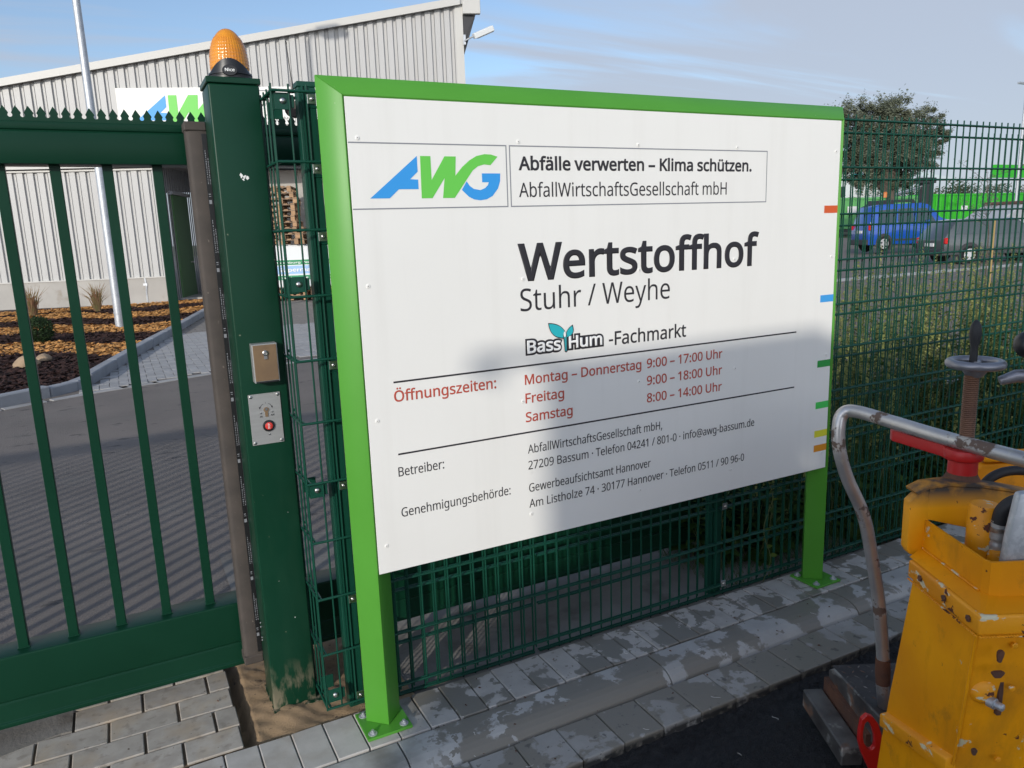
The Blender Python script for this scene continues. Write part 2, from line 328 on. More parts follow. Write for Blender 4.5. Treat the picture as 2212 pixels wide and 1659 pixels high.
MT['yellow'] = mat('worn_yellow_paint', (.86, .35, .003), .5, col2=(.72, .265, .003), ns=3.2, spec=.22, bump=.12, bs=60, bdist=.004,
    layers=(dict(c=(.16, .07, .012), s=5, d=8, rg=.65, st=(1, 1, .4), lo=.50, hi=.80, amt=.75, r=.8), dict(c=(.10, .06, .025), s=9, d=9, rg=.72, lo=.58, hi=.74, amt=.5),  dict(c=(.55, .48, .30), s=14, d=7, rg=.62, lo=.695, hi=.705, r=.6), RUST, dict(c=(.30, .10, .02), s=70, lo=.70, hi=.74, amt=.8)))
MT['yellow_worn'] = mat('chipped_yellow_paint', (.84, .34, .003), .5, col2=(.70, .25, .003), ns=4, bump=.25, bs=60, bdist=.004,
    layers=(dict(c=(.62, .56, .38), s=15, d=7, rg=.62, st=(1, 1, 2.2), lo=.60, hi=.61, r=.6), dict(RUST, lo=.62, hi=.63, s=17)))
MT['soot'] = mat('sooty_yellow_paint', (.90, .38, .003), .5, col2=(.76, .29, .003), ns=4, layers=(dict(c=(.06, .045, .035), s=9, d=6, lo=.30, hi=.50, r=.8, x=(2, .855, .90)), dict(c=(.10, .028, .014), s=22, d=8, rg=.62, lo=.68, hi=.70, r=.85)))
MT['redp'] = mat('red_machine_paint', (.50, .012, .012), .4, col2=(.42, .01, .01), ns=10, layers=(dict(c=(.07, .035, .03), s=12, d=6, lo=.60, hi=.68, r=.8),))
MT['tubesteel'] = mat('worn_tube_steel', (.58, .57, .56), .34, .7, col2=(.42, .41, .41), ns=9, layers=(dict(c=(.13, .09, .07), s=16, d=7, lo=.56, hi=.60, r=.8, m=.1), dict(c=(.6, .58, .52), s=30, d=4, lo=.62, hi=.66, amt=.6)))
MT['rusty'] = mat('rusty_steel', (.13, .055, .03), .85, col2=(.07, .035, .025), ns=12, bump=.4, bs=80, bdist=.004)
MT['thread'] = mat('rusty_thread', (.17, .085, .05), .55, .4, col2=(.10, .05, .035), ns=14)
MT['wheelsteel'] = mat('grey_handwheel', (.27, .27, .30), .35, .6, col2=(.2, .2, .22), ns=9)
MT['dirtysteel'] = mat('dirty_steel_plate', (.15, .145, .14), .5, .5, col2=(.07, .065, .065), ns=10, layers=(dict(c=(.19, .10, .06), s=8, d=6, lo=.54, hi=.62, r=.85, m=.1), dict(c=(.38, .38, .36), s=14, d=4, lo=.60, hi=.66, amt=.7)))
MT['checker'] = mat('dark_checker_plate', (.085, .078, .078), .5, .4, col2=(.045, .04, .042), ns=12)
MT['blue_petal'] = leafmat('cornflower_petal', (.06, .07, .55), (.08, .08, .6))

# ------------------------------------------------------------------ ground
def sheet(name, pts, z, m, parent=None, kind='structure'):
    return MB().poly([(x, y, z) for x, y in pts]).build(name, m, parent, kind=kind)
sheet('ground', [(-900, -900), (900, -900), (900, 900), (-900, 900)], -.20, MT['grass'])
# road inside the yard
sheet('yard_road', [(-60, 2.95), (2.55, 2.95), (2.55, 3.9), (3.2, 4.3), (60, 4.3), (60, 75), (110, 90), (110, 110), (-5, 110), (-60, 60)], -.012, MT['asphalt'])
# fresh black asphalt, a fine uneven surface
def grid(name, x0, x1, y0, y1, nx, ny, zf, m, parent=None, kind='structure', smooth=None):
    b = MB(); vs = [(x0 + (x1 - x0) * i / nx, y0 + (y1 - y0) * j / ny, 0) for j in range(ny + 1) for i in range(nx + 1)]
    vs = [(x, y, zf(x, y)) for x, y, _ in vs]
    b.add(vs, [(j*(nx+1)+i, j*(nx+1)+i+1, (j+1)*(nx+1)+i+1, (j+1)*(nx+1)+i) for j in range(ny) for i in range(nx)])
    return b.build(name, m, parent, smooth=smooth, kind=kind)
rr = random.Random(3)
o = grid('road', .1, 3.8, .2, 1.76, 220, 110, lambda x, y: -.083 + rr.uniform(-.004, .004) + .004 * math.sin(x * 9) * math.sin(y * 7) + max(0, min(1, (y - 1.70) / .05)) * .012, MT['black_asphalt'])
sheet('road', [(.1, -2.5), (9, -2.5), (9, 1.70), (.1, 1.70)], -.095, MT['black_asphalt'])
sheet('road', [(-60, -60), (60, -60), (60, 1.70), (-60, 1.70)], -.115, MT['road_old'])
b = MB()
for i in range(2600):
    x = rr.uniform(.6, 3.2); y = 1.735 - abs(rr.gauss(0, .03)) if i < 900 else rr.uniform(.5, 1.74); s = rr.uniform(.0025, .007); z = -.082
    pts = [(x + rr.uniform(-s, s), y + rr.uniform(-s, s), z + rr.uniform(-s * .2, s * 1.2)) for _ in range(4)]
    b.add(pts, [(0, 1, 2), (0, 2, 3), (0, 3, 1), (1, 3, 2)])
tag(b.build('asphalt_crumbs', MT['black_asphalt']), 'loose black asphalt crumbs along the gutter edge', 'gravel', kind='stuff')

# ------------------------------------------------------------------ footway of pavers, kerb and gutter
def slab_mesh(name, sx, sy, h, m, bev=.003, variants=4):
    out = []
    for k in range(variants):
        r = random.Random(k * 13 + 5); j = lambda a: r.uniform(-a, a)
        b = MB().box((-sx/2, -sy/2, -h), (sx/2, sy/2, 0)); b.v = [(x + j(.0008), y + j(.0012), z + j(.0008)) for x, y, z in b.v]
        out.append(b.mesh(name, m, bevel=bev))
    return out
foot = MB().box((-3.2, 2.07, -.19), (6.0, 2.285, -.012)).build('footway', MT['bed'], kind='structure')
ms = slab_mesh('paving_stone', .0975, .1985, .06, MT['paver'], .003)
x = .7285 - .1013 * 37
while x < 5.9:
    put('paving_stone', random.choice(ms), (x + .0507, 2.176 + random.uniform(-.001, .001), random.uniform(-.0015, .001)), foot, (R(random.uniform(-.4, .4)), R(random.uniform(-.4, .4)), R(random.uniform(-.3, .3))))
    x += .1013
kerb = MB().box((-3.2, 1.915, -.19), (6.0, 2.066, -.06)).build('kerb', MT['bed'], kind='structure')
prof = [(2.069, -.09), (2.069, -.004), (2.065, -.001), (2.0, .0), (1.975, -.002), (1.955, -.008), (1.938, -.018), (1.925, -.032), (1.917, -.05), (1.914, -.09)]
b = MB(); L2 = .966 / 2
ns = len(prof); vs = [(sx, y - 1.99, z) for sx in (-L2, L2) for y, z in prof]
b.add(vs, [tuple(range(ns)), tuple(range(ns, 2*ns))[::-1]] + [(i, i+1, ns+i+1, ns+i) for i in range(ns-1)] + [(ns-1, 0, ns, 2*ns-1)])
km = b.mesh('kerb_stone', MT['kerb'], bevel=.0025)
for i in range(-4, 6): put('kerb_stone', km, (.61 + .9705 * i + .485, 1.99, random.uniform(-.001, .001)), kerb)
gut = MB().box((-3.2, 1.752, -.19), (6.0, 1.914, -.05)).build('gutter', MT['gutbed'], kind='structure')
gm = slab_mesh('gutter_stone', .1515, .167, .1, MT['gutter'], .003)
x = .938 - .155 * 27
while x < 5.8:
    put('gutter_stone', random.choice(gm), (x + .0775, 1.828, -.036 + random.uniform(-.001, .001)), gut, (R(1.2 + random.uniform(-.4, .4)), R(random.uniform(-.5, .5)), R(random.uniform(-.3, .3)))); x += .155

# ------------------------------------------------------------------ brick apron before the gate
apron = MB().box((-3.2, 2.287, -.19), (.185, 2.95, -.007)).build('driveway', MT['bedjoint'], kind='structure')
bm4 = slab_mesh('brick', .2, .113, .07, MT['brick'], .0025, 5)
half = slab_mesh('brick', .066, .113, .07, MT['brick'], .0025, 3)
half2 = slab_mesh('brick', .164, .113, .07, MT['brick'], .0025, 2)
row = 0; y = 2.289
while y < 2.93:
    ph = .014 if row % 2 == 0 else .1175
    if row % 2 == 1: put('brick', half[row % 3], (.1175 + .037, y + .061, 0), apron)
    else: put('brick', half2[(row // 2) % 2], (.014 + .086, y + .061, 0), apron)
    n = 0
    while n < (5 if y < 2.6 else 8):
        xx = ph - .1045 - .2085 * n
        # a corner of the bay is a poured patch, not bricks
        if not (y > 2.60 and xx < -.30):
            put('brick', random.choice(bm4), (xx, y + .061, random.uniform(-.002, .0015)), apron, (R(random.uniform(-.5, .5)), R(random.uniform(-.6, .6)), R(random.uniform(-.5, .5))))
        n += 1
    y += .1215; row += 1
MB().prism([(-.303, 2.80), (-.303, 2.655), (-.335, 2.66), (-.52, 2.62), (-3.1, 2.62), (-3.1, 2.93), (-.303, 2.93)], lambda a, c, h: (a, c, h), -.1, .002).build('concrete_patch', MT['concrete'], apron)

# sand and the concrete strip behind the fence
def hz(x, y, s=1):
    return (math.sin(x * 37 + y * 11) + math.sin(y * 53 - x * 17) + math.sin(x * 91 + 2) * math.sin(y * 83)) * .003 * s
r2 = random.Random(11)
grid('sand_bed', .187, .75, 2.276, 2.95, 70, 80, lambda x, y: -.016 + hz(x, y) + r2.uniform(-.0012, .0012) + .014 * math.exp(-((x - .36) ** 2 + (y - 2.42) ** 2) / .012) - .05 * max(0, min(1, (.235 - x) * 30)), MT['sand'], smooth=60)
grid('concrete_strip', .6, 3.1, 2.28, 3.0, 90, 40, lambda x, y: -.022 + hz(x, y, .6), MT['concrete'], smooth=60)
sheet('concrete_strip', [(.3, 2.94), (3.2, 2.94), (3.2, 3.95), (.3, 3.95)], -.008, MT['concrete'])
grid('verge', 2.4, 30, 2.95, 4.35, 160, 14, lambda x, y: -.03 + hz(x * .3, y * .3, 8) * min(1, max(0, (x - 2.4) * 2)) * min(1, max(0, (4.3 - y) * 4)) - (.05 if x < 2.6 else 0), MT['soil'])
grid('verge', 3.05, 30, 2.28, 2.99, 90, 10, lambda x, y: -.03 + hz(x * .3, y, 2), MT['soil'])

vk = MB().box((3.2, 4.33, -.12), (32, 4.42, -.03)).build('verge_kerb', MT['kerb_far'], kind='structure')
vkm = MB().box((-.49, -.05, -.1), (.49, .05, .03)).mesh('kerb_stone', MT['kerb_far'], bevel=.01)
for i in range(28): put('kerb_stone', vkm, (3.7 + i, 4.38, .0), vk)
for yy in (13.9,):
    for i in range(34): put('kerb_stone', vkm, (16 + i, yy, .03), vk)
# ------------------------------------------------------------------ information sign
sign = thing('information_sign', (1.6, 2.2, 0), 'large white recycling yard sign in a bright green frame with German opening hours in red', 'sign')
h = .058; YA = 2.143; ZT = 1.936
cs = [(0, 0), (-h, h), (0, 2*h), (h, h)]
for xa, sg, xc in ((.609, -1, .6025), (2.589, 1, 2.587)):
    b = MB(); n = 4
    vs = [(xa + dx, YA + dy, .011) for dx, dy in cs] + [(xa + dx, YA + dy, ZT + sg * dx) for dx, dy in cs]
    b.add(vs, [(3,2,1,0), (4,5,6,7)] + [(i, (i+1) % 4, 4+(i+1) % 4, 4+i) for i in range(4)])
    b.build('post', MT['lime'], sign, bevel=.0022, seg=2, smooth=40)
    pl = MB().box((xc - .0735, 2.106, .001), (xc + .0735, 2.254, .0105)).build('base_plate', MT['lime'], sign, bevel=.001)
    for sx in (-1, 1):
        for sy in (-1, 1):
            cx, cy = xc + sx * .052, 2.18 + sy * .052
            bb = MB().lathe([(.0145, 0), (.0145, .002), (.013, .0025)], (cx, cy, .0105), 20).cyl((cx, cy, .0125), (cx, cy, .019), .0085, 6).cyl((cx, cy, .019), (cx, cy, .024), .0045, 10)
            bb.build('anchor_bolt', MT['zinc'], pl)
b = MB(); cz = [(0, 0), (-h, h), (0, 2*h), (h, h)]
vs = [(.609 - dz, YA + dy, ZT + dz) for dz, dy in cz] + [(2.589 + dz, YA + dy, ZT + dz) for dz, dy in cz]
b.add(vs, [(3,2,1,0), (4,5,6,7)] + [(i, (i+1) % 4, 4+(i+1) % 4, 4+i) for i in range(4)])
b.build('top_rail', MT['lime'], sign, bevel=.0022, seg=2, smooth=40)
# weld spatter beads at the post feet
PY = 2.141
panel = MB().box((.614, PY, .53), (2.571, PY + .004, 1.930)).build('sign_panel', MT['white'], sign, bevel=.0004)

FONT = None
try:   # a humanist sans that ships with Blender itself; Blender's built-in face is used if it is absent
    import os
    _fp = os.path.join(bpy.utils.system_resource('DATAFILES'), 'fonts', 'NotoSansHebrew-Regular.woff2')
    if os.path.exists(_fp): FONT = bpy.data.fonts.load(_fp)
except Exception: FONT = None
def fontmesh(txt, off=0, sp=1.0):
    cu = bpy.data.curves.new('t', 'FONT'); cu.body = txt; cu.space_character = sp; cu.resolution_u = 5
    if FONT: cu.font = FONT
    if off > 0: cu.bevel_depth = off; cu.bevel_resolution = 0 if off < .05 else 2
    elif off < 0: cu.offset = off
    ob = bpy.data.objects.new('t', cu); C.objects.link(ob); dg = bpy.context.evaluated_depsgraph_get()
    me = bpy.data.meshes.new_from_object(ob.evaluated_get(dg)); C.objects.unlink(ob); bpy.data.objects.remove(ob); return me
CAP = {}
def text(txt, x0, x1, zb, cap, m, parent, off=0, lift=.0006, fn=None, name='lettering', sp=1.0, shear=0):
    me = fontmesh(txt, off, sp)
    if off not in CAP:
        hm = fontmesh('H', off); zs = [v.co.y for v in hm.vertices]; CAP[off] = (max(zs), min(zs))
    top, bot = CAP[off]; k = cap / (top - bot)
    xs = [v.co.x for v in me.vertices]; a, c = min(xs), max(xs)
    fn = fn or (lambda X, Z: (X, PY - lift, Z))
    org = ORG[parent.name]
    f0 = Vector(fn(0, 0)); nrm_ = (Vector(fn(1, 0)) - f0).cross(Vector(fn(0, 1)) - f0).normalized(); dk_ = (.00035 / off) if off > 0 else 0
    for v in me.vertices:
        Z = zb + (v.co.y - bot) * k; X = x0 + (v.co.x - a) / (c - a) * (x1 - x0) + shear * (Z - zb)
        v.co = Vector(fn(X, Z)) + nrm_ * (v.co.z * dk_) - org
    me.materials.clear(); me.materials.append(m)
    o = bpy.data.objects.new(name, me); C.objects.link(o); o.parent = parent; ORG[o.name] = org.copy(); return o
def flat(name, pts, m, parent, lift=.0006, fn=None):
    fn = fn or (lambda X, Z: (X, PY - lift, Z))
    return MB().poly([fn(X, Z) for X, Z in pts]).build(name, m, parent)
def rect(x0, x1, z0, z1): return [(x0, z0), (x1, z0), (x1, z1), (x0, z1)]
for x0, x1 in ((.612, 1.1055), (1.114, 2.186)):
    b = MB(); t = .0036; z0, z1 = 1.6275, 1.8115
    for p in ((x0, x1, z1 - t, z1), (x0, x1, z0, z0 + t), (x1 - t, x1, z0 + t, z1 - t)) + (() if x0 < .7 else ((x0, x0 + t, z0 + t, z1 - t),)):
        b.poly([(X if X > .615 else .615, PY - .0005, Z) for X, Z in rect(*p)])
    b.build('ruled_box', MT['grey_ink'], panel)
def arc(cx, cz, rx, rz, a0, a1, n=10): return [(cx + rx * math.cos(R(a0 + (a1 - a0) * i / n)), cz + rz * math.sin(R(a0 + (a1 - a0) * i / n))) for i in range(n + 1)]
logoA = [(.667, 1.658), (.814, 1.776), (.814, 1.732), (.790, 1.711), (.814, 1.710), (.814, 1.683), (.754, 1.683), (.725, 1.658)]
logoW = [(.824, 1.776), (.856, 1.776), (.856, 1.709), (.900, 1.776), (.936, 1.776), (.932, 1.721), (.955, 1.746), (.979, 1.765), (1.003, 1.778), (1.03, 1.784), (1.052, 1.783), (1.074, 1.777), (1.049, 1.752), (1.028, 1.754), (1.008, 1.749), (.99, 1.737), (.97, 1.712), (.927, 1.657), (.889, 1.657), (.897, 1.714), (.856, 1.657), (.822, 1.657)]
logoG = [(.968, 1.705), (.977, 1.692), (.990, 1.683), (1.012, 1.679), (1.028, 1.685), (1.038, 1.694), (1.041, 1.702), (1.019, 1.702), (1.019, 1.728), (1.081, 1.728), (1.080, 1.706), (1.072, 1.684), (1.053, 1.662), (1.033, 1.652), (1.011, 1.649), (.990, 1.652), (.973, 1.660), (.951, 1.680)]
flat('logo_letter', logoA, MT['blue_ink'], panel); flat('logo_letter', logoW, MT['green_ink'], panel); flat('logo_letter', logoG, MT['blue_ink'], panel)
K = MT['ink']; TK = MT['thin_ink']; RI = MT['red_ink']
text('Abf\u00e4lle verwerten \u2013 Klima sch\u00fctzen.', 1.145, 2.109, 1.7375, .0415, K, panel, .024)
text('AbfallWirtschaftsGesellschaft mbH', 1.144, 1.991, 1.657, .043, TK, panel, .003)
text('Wertstoffhof', 1.132, 2.155, 1.396, .119, K, panel, .020)
text('Stuhr / Weyhe', 1.136, 1.736, 1.302, .071, TK, panel, 0)
text('-Fachmarkt', 1.474, 1.811, 1.158, .0475, K, panel, .012)
# small plant logo with outlined lettering
def bh(txt, x0, x1, z, cap): 
    text(txt, x0 - .006, x1 + .006, z - .006, cap + .012, K, panel, .125, .0006); text(txt, x0, x1, z, cap, MT['white_ink'], panel, .03, .0016)
bh('Bass', 1.155, 1.283, 1.163, .043); bh('Hum', 1.313, 1.447, 1.164, .043)
def bez(p0, p1, p2, n=8): return [((1-t)**2*p0[0]+2*t*(1-t)*p1[0]+t*t*p2[0], (1-t)**2*p0[1]+2*t*(1-t)*p1[1]+t*t*p2[1]) for t in [i / n for i in range(n + 1)]]
lf1 = bez((1.238, 1.253), (1.285, 1.25), (1.300, 1.218)) + bez((1.297, 1.203), (1.243, 1.205), (1.238, 1.253))[:-1]
lf2 = bez((1.303, 1.205), (1.302, 1.228), (1.327, 1.240)) + bez((1.330, 1.225), (1.329, 1.208), (1.303, 1.203))[:-1]
def grow(p, k):
    cx = sum(a for a, _ in p) / len(p); cz = sum(c for _, c in p) / len(p); return [(cx + (a - cx) * k[0], cz + (c - cz) * k[1]) for a, c in p]
for lf, k in ((lf1, (1.10, 1.16)), (lf2, (1.22, 1.18))):
    flat('plant_emblem', grow(lf, k), K, panel, .0018); flat('plant_emblem', lf, MT['teal_ink'], panel, .0021)
flat('plant_emblem', [(1.291, 1.213), (1.296, 1.156), (1.301, 1.153), (1.306, 1.156), (1.306, 1.213)], K, panel, .0024)
flat('plant_emblem', [(1.294, 1.21), (1.298, 1.158), (1.303, 1.158), (1.304, 1.21)], MT['teal_dark'], panel, .0027)
flat('plant_emblem', arc(1.297, 1.214, .0045, .0095, 0, 360, 12)[:-1], MT['white_ink'], panel, .0030)
flat('rule_line', rect(.699, 2.369, 1.1215, 1.127), K, panel); flat('rule_line', rect(.699, 2.369, .8985, .904), K, panel)
text('\u00d6ffnungszeiten:', .698, 1.039, 1.064, .0345, RI, panel, .014)
text('Montag \u2013 Donnerstag', 1.143, 1.611, 1.0615, .0335, RI, panel, .014)
text('Freitag', 1.143, 1.291, .9995, .0335, RI, panel, .014); text('Samstag', 1.142, 1.323, .936, .0335, RI, panel, .014)
for s, z in (('9:00 \u2013 17:00 Uhr', 1.0615), ('9:00 \u2013 18:00 Uhr', .9995), ('8:00 \u2013 14:00 Uhr', .936)): text(s, 1.635, 1.986, z, .0335, RI, panel, .014)
text('Betreiber:', .696, .846, .831, .0295, TK, panel, .003)
text('AbfallWirtschaftsGesellschaft mbH,', 1.146, 1.704, .8285, .0295, TK, panel, .003)
text('27209 Bassum \u00b7 Telefon 04241 / 801-0 \u00b7 info@awg-bassum.de', 1.146, 2.157, .773, .0295, TK, panel, .003)
text('Gewerbeaufsichtsamt Hannover', 1.146, 1.652, .6945, .0295, TK, panel, .003)
text('Am Listholze 74 \u00b7 30177 Hannover \u00b7 Telefon 0511 / 90 96-0', 1.145, 2.108, .639, .0295, TK, panel, .003)
text('Genehmigungsbeh\u00f6rde:', .697, 1.076, .7005, .0295, TK, panel, .003)
for n, z in (('mark_red', 1.596), ('mark_blue', 1.246), ('mark_dgreen', .980), ('mark_green', .806), ('mark_yellow', .684), ('mark_orange', .6215)):
    flat('colour_mark', rect(2.496, 2.5705, z - .0143, z + .0143), MT[n], panel)
rv = MB().lathe([(.0065, 0), (.0062, .0012), (.004, .002), (.0022, .0021), (.0018, .0012)], (0, 0, 0), 14, (0, -1, 0)).mesh('rivet', MT['white'], smooth=40)
rc = MB().cyl((0, -.0023, 0), (0, -.0012, 0), .0018, 8).mesh('rivet', MT['grey_ink'])
RV = [(.6425, 1.822), (1.147, 1.822), (1.60, 1.821), (2.038, 1.821), (2.548, 1.815), (.643, 1.413), (1.148, 1.404), (1.602, 1.408), (2.036, 1.425), (2.549, 1.412), (.642, 1.014), (1.133, 1.008), (1.601, 1.018), (2.051, 1.014), (2.546, 1.016), (.643, .618), (1.152, .616), (1.605, .614), (2.041, .613), (2.544, .598)]
for X, Z in RV: put('rivet', rv, (X, PY, Z), panel)
b = MB()
for X, Z in RV: b.cyl((X, PY - .0024, Z), (X, PY - .002, Z), .0012, 8)
b.build('rivet_pins', MT['ink'], panel, kind='stuff')

# ------------------------------------------------------------------ gate post with its fittings
gp = thing('gate_post', (.375, 2.515, 0), 'square dark green steel gate post carrying a key box and a grey control panel', 'gate post')
MB().box((.303, 2.44, -.02), (.447, 2.59, 2.002)).build('post_tube', MT['post_green'], gp, bevel=.006, seg=3, smooth=40)
MB().box((.299, 2.436, 2.003), (.451, 2.594, 2.020)).build('post_cap', MT['dgreen'], gp, bevel=.002)
MB().box((.300, 2.418, -.03), (.470, 2.61, -.004)).build('base_plate', MT['post_green'], gp)
kb = MB().box((.3435, 2.398, 1.1225), (.4185, 2.4375, 1.2430)).build('key_box', MT['alu'], gp, bevel=.0015); tag(kb, 'small brown-faced steel key box with a lock')
MB().box((.3465, 2.3965, 1.1285), (.4155, 2.3985, 1.2395)).build('key_box_cover', MT['brass'], kb, bevel=.0006)
MB().box((.347, 2.3960, 1.1232), (.4150, 2.4, 1.1275)).build('key_box_slot', MT['black'], kb)
MB().lathe([(.0085, 0), (.0085, .004), (.0055, .0055), (.005, .003)], (.381, 2.3965, 1.2145), 18, (0, -1, 0)).box((.376, 2.3925, 1.196), (.386, 2.3965, 1.211)).build('lock_cylinder', MT['steel'], kb, smooth=35)
cp = MB().box((.323, 2.436, .919), (.420, 2.4398, 1.0825)).build('control_panel', MT['alu'], gp, bevel=.0005); tag(cp, 'grey metal key switch plate with a red stop button')
fp = lambda X, Z: (X, 2.4354, Z)
for X in (.3305, .4125):
    for Z in (.9265, 1.075): MB().lathe([(.0052, 0), (.0048, .0018), (.003, .0028), (.0012, .003), (.001, .0018)], (X, 2.436, Z), 14, (0, -1, 0)).build('screw', MT['steel'], cp, smooth=40)
MB().cyl((.3735, 2.436, 1.030), (.3735, 2.4335, 1.030), .008, 18).box((.3690, 2.4337, 1.0075), (.3780, 2.436, 1.028)).build('lock_cylinder', MT['brass'], cp)
MB().cyl((.3735, 2.4335, 1.0315), (.3735, 2.4325, 1.0315), .0045, 14).build('lock_core', MT['steel'], cp)
MB().lathe([(.0185, 0), (.0185, .003), (.0165, .0055), (.0125, .006), (.012, .004)], (.3765, 2.436, .9775), 28, (0, -1, 0)).build('stop_button_ring', MT['black'], cp, smooth=35)
MB().lathe([(.0118, 0), (.0118, .0055), (.009, .0068)], (.3765, 2.436, .9775), 24, (0, -1, 0)).build('stop_button', MT['red_btn'], cp, smooth=35)
for X, Z in ((.3565, 1.0205), (.3915, 1.0215), (.3765, .950)): MB().lathe([(.0032, 0), (.0032, .001), (.0016, .0012)], (X, 2.436, Z), 12, (0, -1, 0)).build('indicator_light', MT['steel'], cp)
text('ZU', .3525, .3605, 1.0070, .0052, K, cp, .02, fn=fp); text('AUF', .3855, .3975, 1.0085, .0052, K, cp, .02, fn=fp)
text('STOP', -.0085, .0085, -.003, .0062, MT['white_ink'], cp, .02, fn=lambda X, Z: (.3765 - Z, 2.4288, .9775 + X))
for a0, a1 in ((65, 20), (115, 160)):
    b = MB(); p = arc(.3735, 1.0315, .0195, .020, a0, a1, 8); q = arc(.3735, 1.0315, .0183, .0188, a0, a1, 8)
    for i in range(8): b.poly([fp(*p[i]), fp(*p[i+1]), fp(*q[i+1]), fp(*q[i])])
    e = p[-1]; s = 1 if a1 < 90 else -1; b.poly([fp(e[0] - .0035, e[1] + .002), fp(e[0] + .0025, e[1] + .002), fp(e[0] + .0006 * s, e[1] - .0055)])
    b.build('dial_arrow', K, cp)
MB().poly([fp(.3730, 1.0495), fp(.3740, 1.0495), fp(.3740, 1.0535), fp(.3730, 1.0535)]).build('dial_mark', K, cp)
rg_ = random.Random(4)
for X, Z, s in ((.371, 1.744, .008), (.380, 1.741, .006), (.387, 1.738, .007), (.376, 1.733, .004), (.41, .68, .0014), (.36, .45, .0014), (.40, .31, .002)):
    MB().poly([(X + s * math.cos(a) * rg_.uniform(.25, 1.1), 2.4396, Z + s * math.sin(a) * rg_.uniform(.3, 1.2)) for a in [2 * PI * i / 11 for i in range(11)]]).build('paint_chip', MT['white_ink'], gp)
# rubber safety edge beside the post
b = MB(); sec = [(.3035, 2.592), (.3035, 2.66), (.247, 2.66), (.243, 2.64)] + [(.258 + .015 * math.cos(R(a)), 2.607 + .015 * math.sin(R(a))) for a in (180, 200, 220, 240, 260)] + [(.285, 2.590)]
b.prism(sec, lambda a, c, h: (a, c, h), .118, 1.90)
rs = b.build('rubber_edge_strip', MT['rubber'], gp, smooth=30); tag(rs, 'brown dusty rubber safety edge strip running down the post side')
MB().box((.288, 2.5885, .14), (.3025, 2.5925, 1.88)).build('strip_clip', MT['black'], rs)
for z0, z1 in ((.10, .13), (1.888, 1.915)): MB().box((.241, 2.587, z0), (.3045, 2.662, z1)).build('strip_end_cap', MT['rubber'], rs, bevel=.003)
b = MB(); r3 = random.Random(5); z = .2
fr = lambda X, Z: (X, 2.5880, Z)
while z < 1.86:
    for kx, ln in ((.2925, .10), (.2985, .075)):
        zz = z + .06
        while zz < z + .06 + ln:
            hgt = r3.uniform(.002, .006); b.poly([fr(kx, zz), fr(kx + .0022, zz), fr(kx + .0022, zz + hgt), fr(kx, zz + hgt)]); zz += hgt + r3.uniform(.0015, .004)
    b.poly([fr(.290, z), fr(.298, z), fr(.298, z + .012), fr(.290, z + .012)])
    b.poly([fr(.291, z + .022), fr(.297, z + .022), fr(.297, z + .024), fr(.291, z + .024)]); b.poly([fr(.291, z + .028), fr(.297, z + .028), fr(.297, z + .031), fr(.291, z + .031)])
    z += .21
b.build('printed_marks', MT['grey_ink'], rs, kind='stuff')
for z in (.195, .205, .245, .26): MB().lathe([(.004, 0), (.003, .002)], (.3029, 2.56, z), 10, (-1, 0, 0)).build('screw', MT['steel'], gp)

# ------------------------------------------------------------------ flashing light on the post
bc = thing('warning_beacon', (.380, 2.512, 2.0205), 'egg-shaped orange flashing light with a black base on top of the gate post', 'warning light')
cx, cy, cz0 = .380, 2.512, 2.0205
MB().lathe([(.060, 0), (.0625, .003), (.0625, .009), (.0600, .011), (.0600, .013), (.0622, .015), (.0615, .020), (.056, .0235)], (cx, cy, cz0), 48).build('beacon_base', MT['black'], bc, smooth=35)
nu, nv = 120, 70; vs = []; fs = []
for j in range(nv + 1):
    t = j / nv; hh = .022 + t * .1265
    r = .0545 * math.sqrt(max(0, 1 - max(0, (t - .12) / .88) ** 2.25)) * (1 - .05 * (t < .12) * (1 - t / .12))
    for i in range(nu):
        a = 2 * PI * i / nu; g = 0
        if .05 < t < .80: g = .0019 * abs(math.sin(a * 20)) ** .5 * (abs(math.sin(t * PI * 13)) ** .5)
        vs.append((cx + (r + g) * math.cos(a), cy + (r + g) * math.sin(a), cz0 + hh))
for j in range(nv):
    for i in range(nu): fs.append((j*nu+i, j*nu+(i+1) % nu, (j+1)*nu+(i+1) % nu, (j+1)*nu+i))
lens = MB().add(vs, fs).build('beacon_lens', MT['amber'], bc, smooth=60)
MB().lathe([(.03, .02), (.035, .05), (.025, .09), (.01, .11)], (cx, cy, cz0), 20).build('beacon_bulb', MT['amber_in'], bc, smooth=60)
# black shield rising in front of the lens
vs = []; fs = []; n = 40; dirv = Vector((-.16, -1, 0)).normalized(); a0 = math.atan2(dirv.y, dirv.x)
def shr(hh): 
    t = max(0, (hh - .022) / .1265); return .0545 * math.sqrt(max(0, 1 - max(0, (t - .12) / .88) ** 2.25)) + .0032
for i in range(n + 1):
    a = -R(78) + i / n * R(156); top = .022 + .034 * (0.5 + 0.5 * math.cos(a / R(78) * PI)) ** .8
    for k in range(5):
        hh = .018 + (top - .018) * k / 4; r = shr(hh) + (.004 * (1 - k / 4)); vs.append((cx + r * math.cos(a0 + a), cy + r * math.sin(a0 + a), cz0 + hh))
for i in range(n):
    for k in range(4): fs.append((i*5+k, (i+1)*5+k, (i+1)*5+k+1, i*5+k+1))
MB().add(vs, fs).build('beacon_shield', MT['black'], bc, smooth=60)
p0 = Vector((cx, cy, cz0 + .0165)) + dirv * .0595; sd = Vector((-dirv.y, dirv.x, 0))
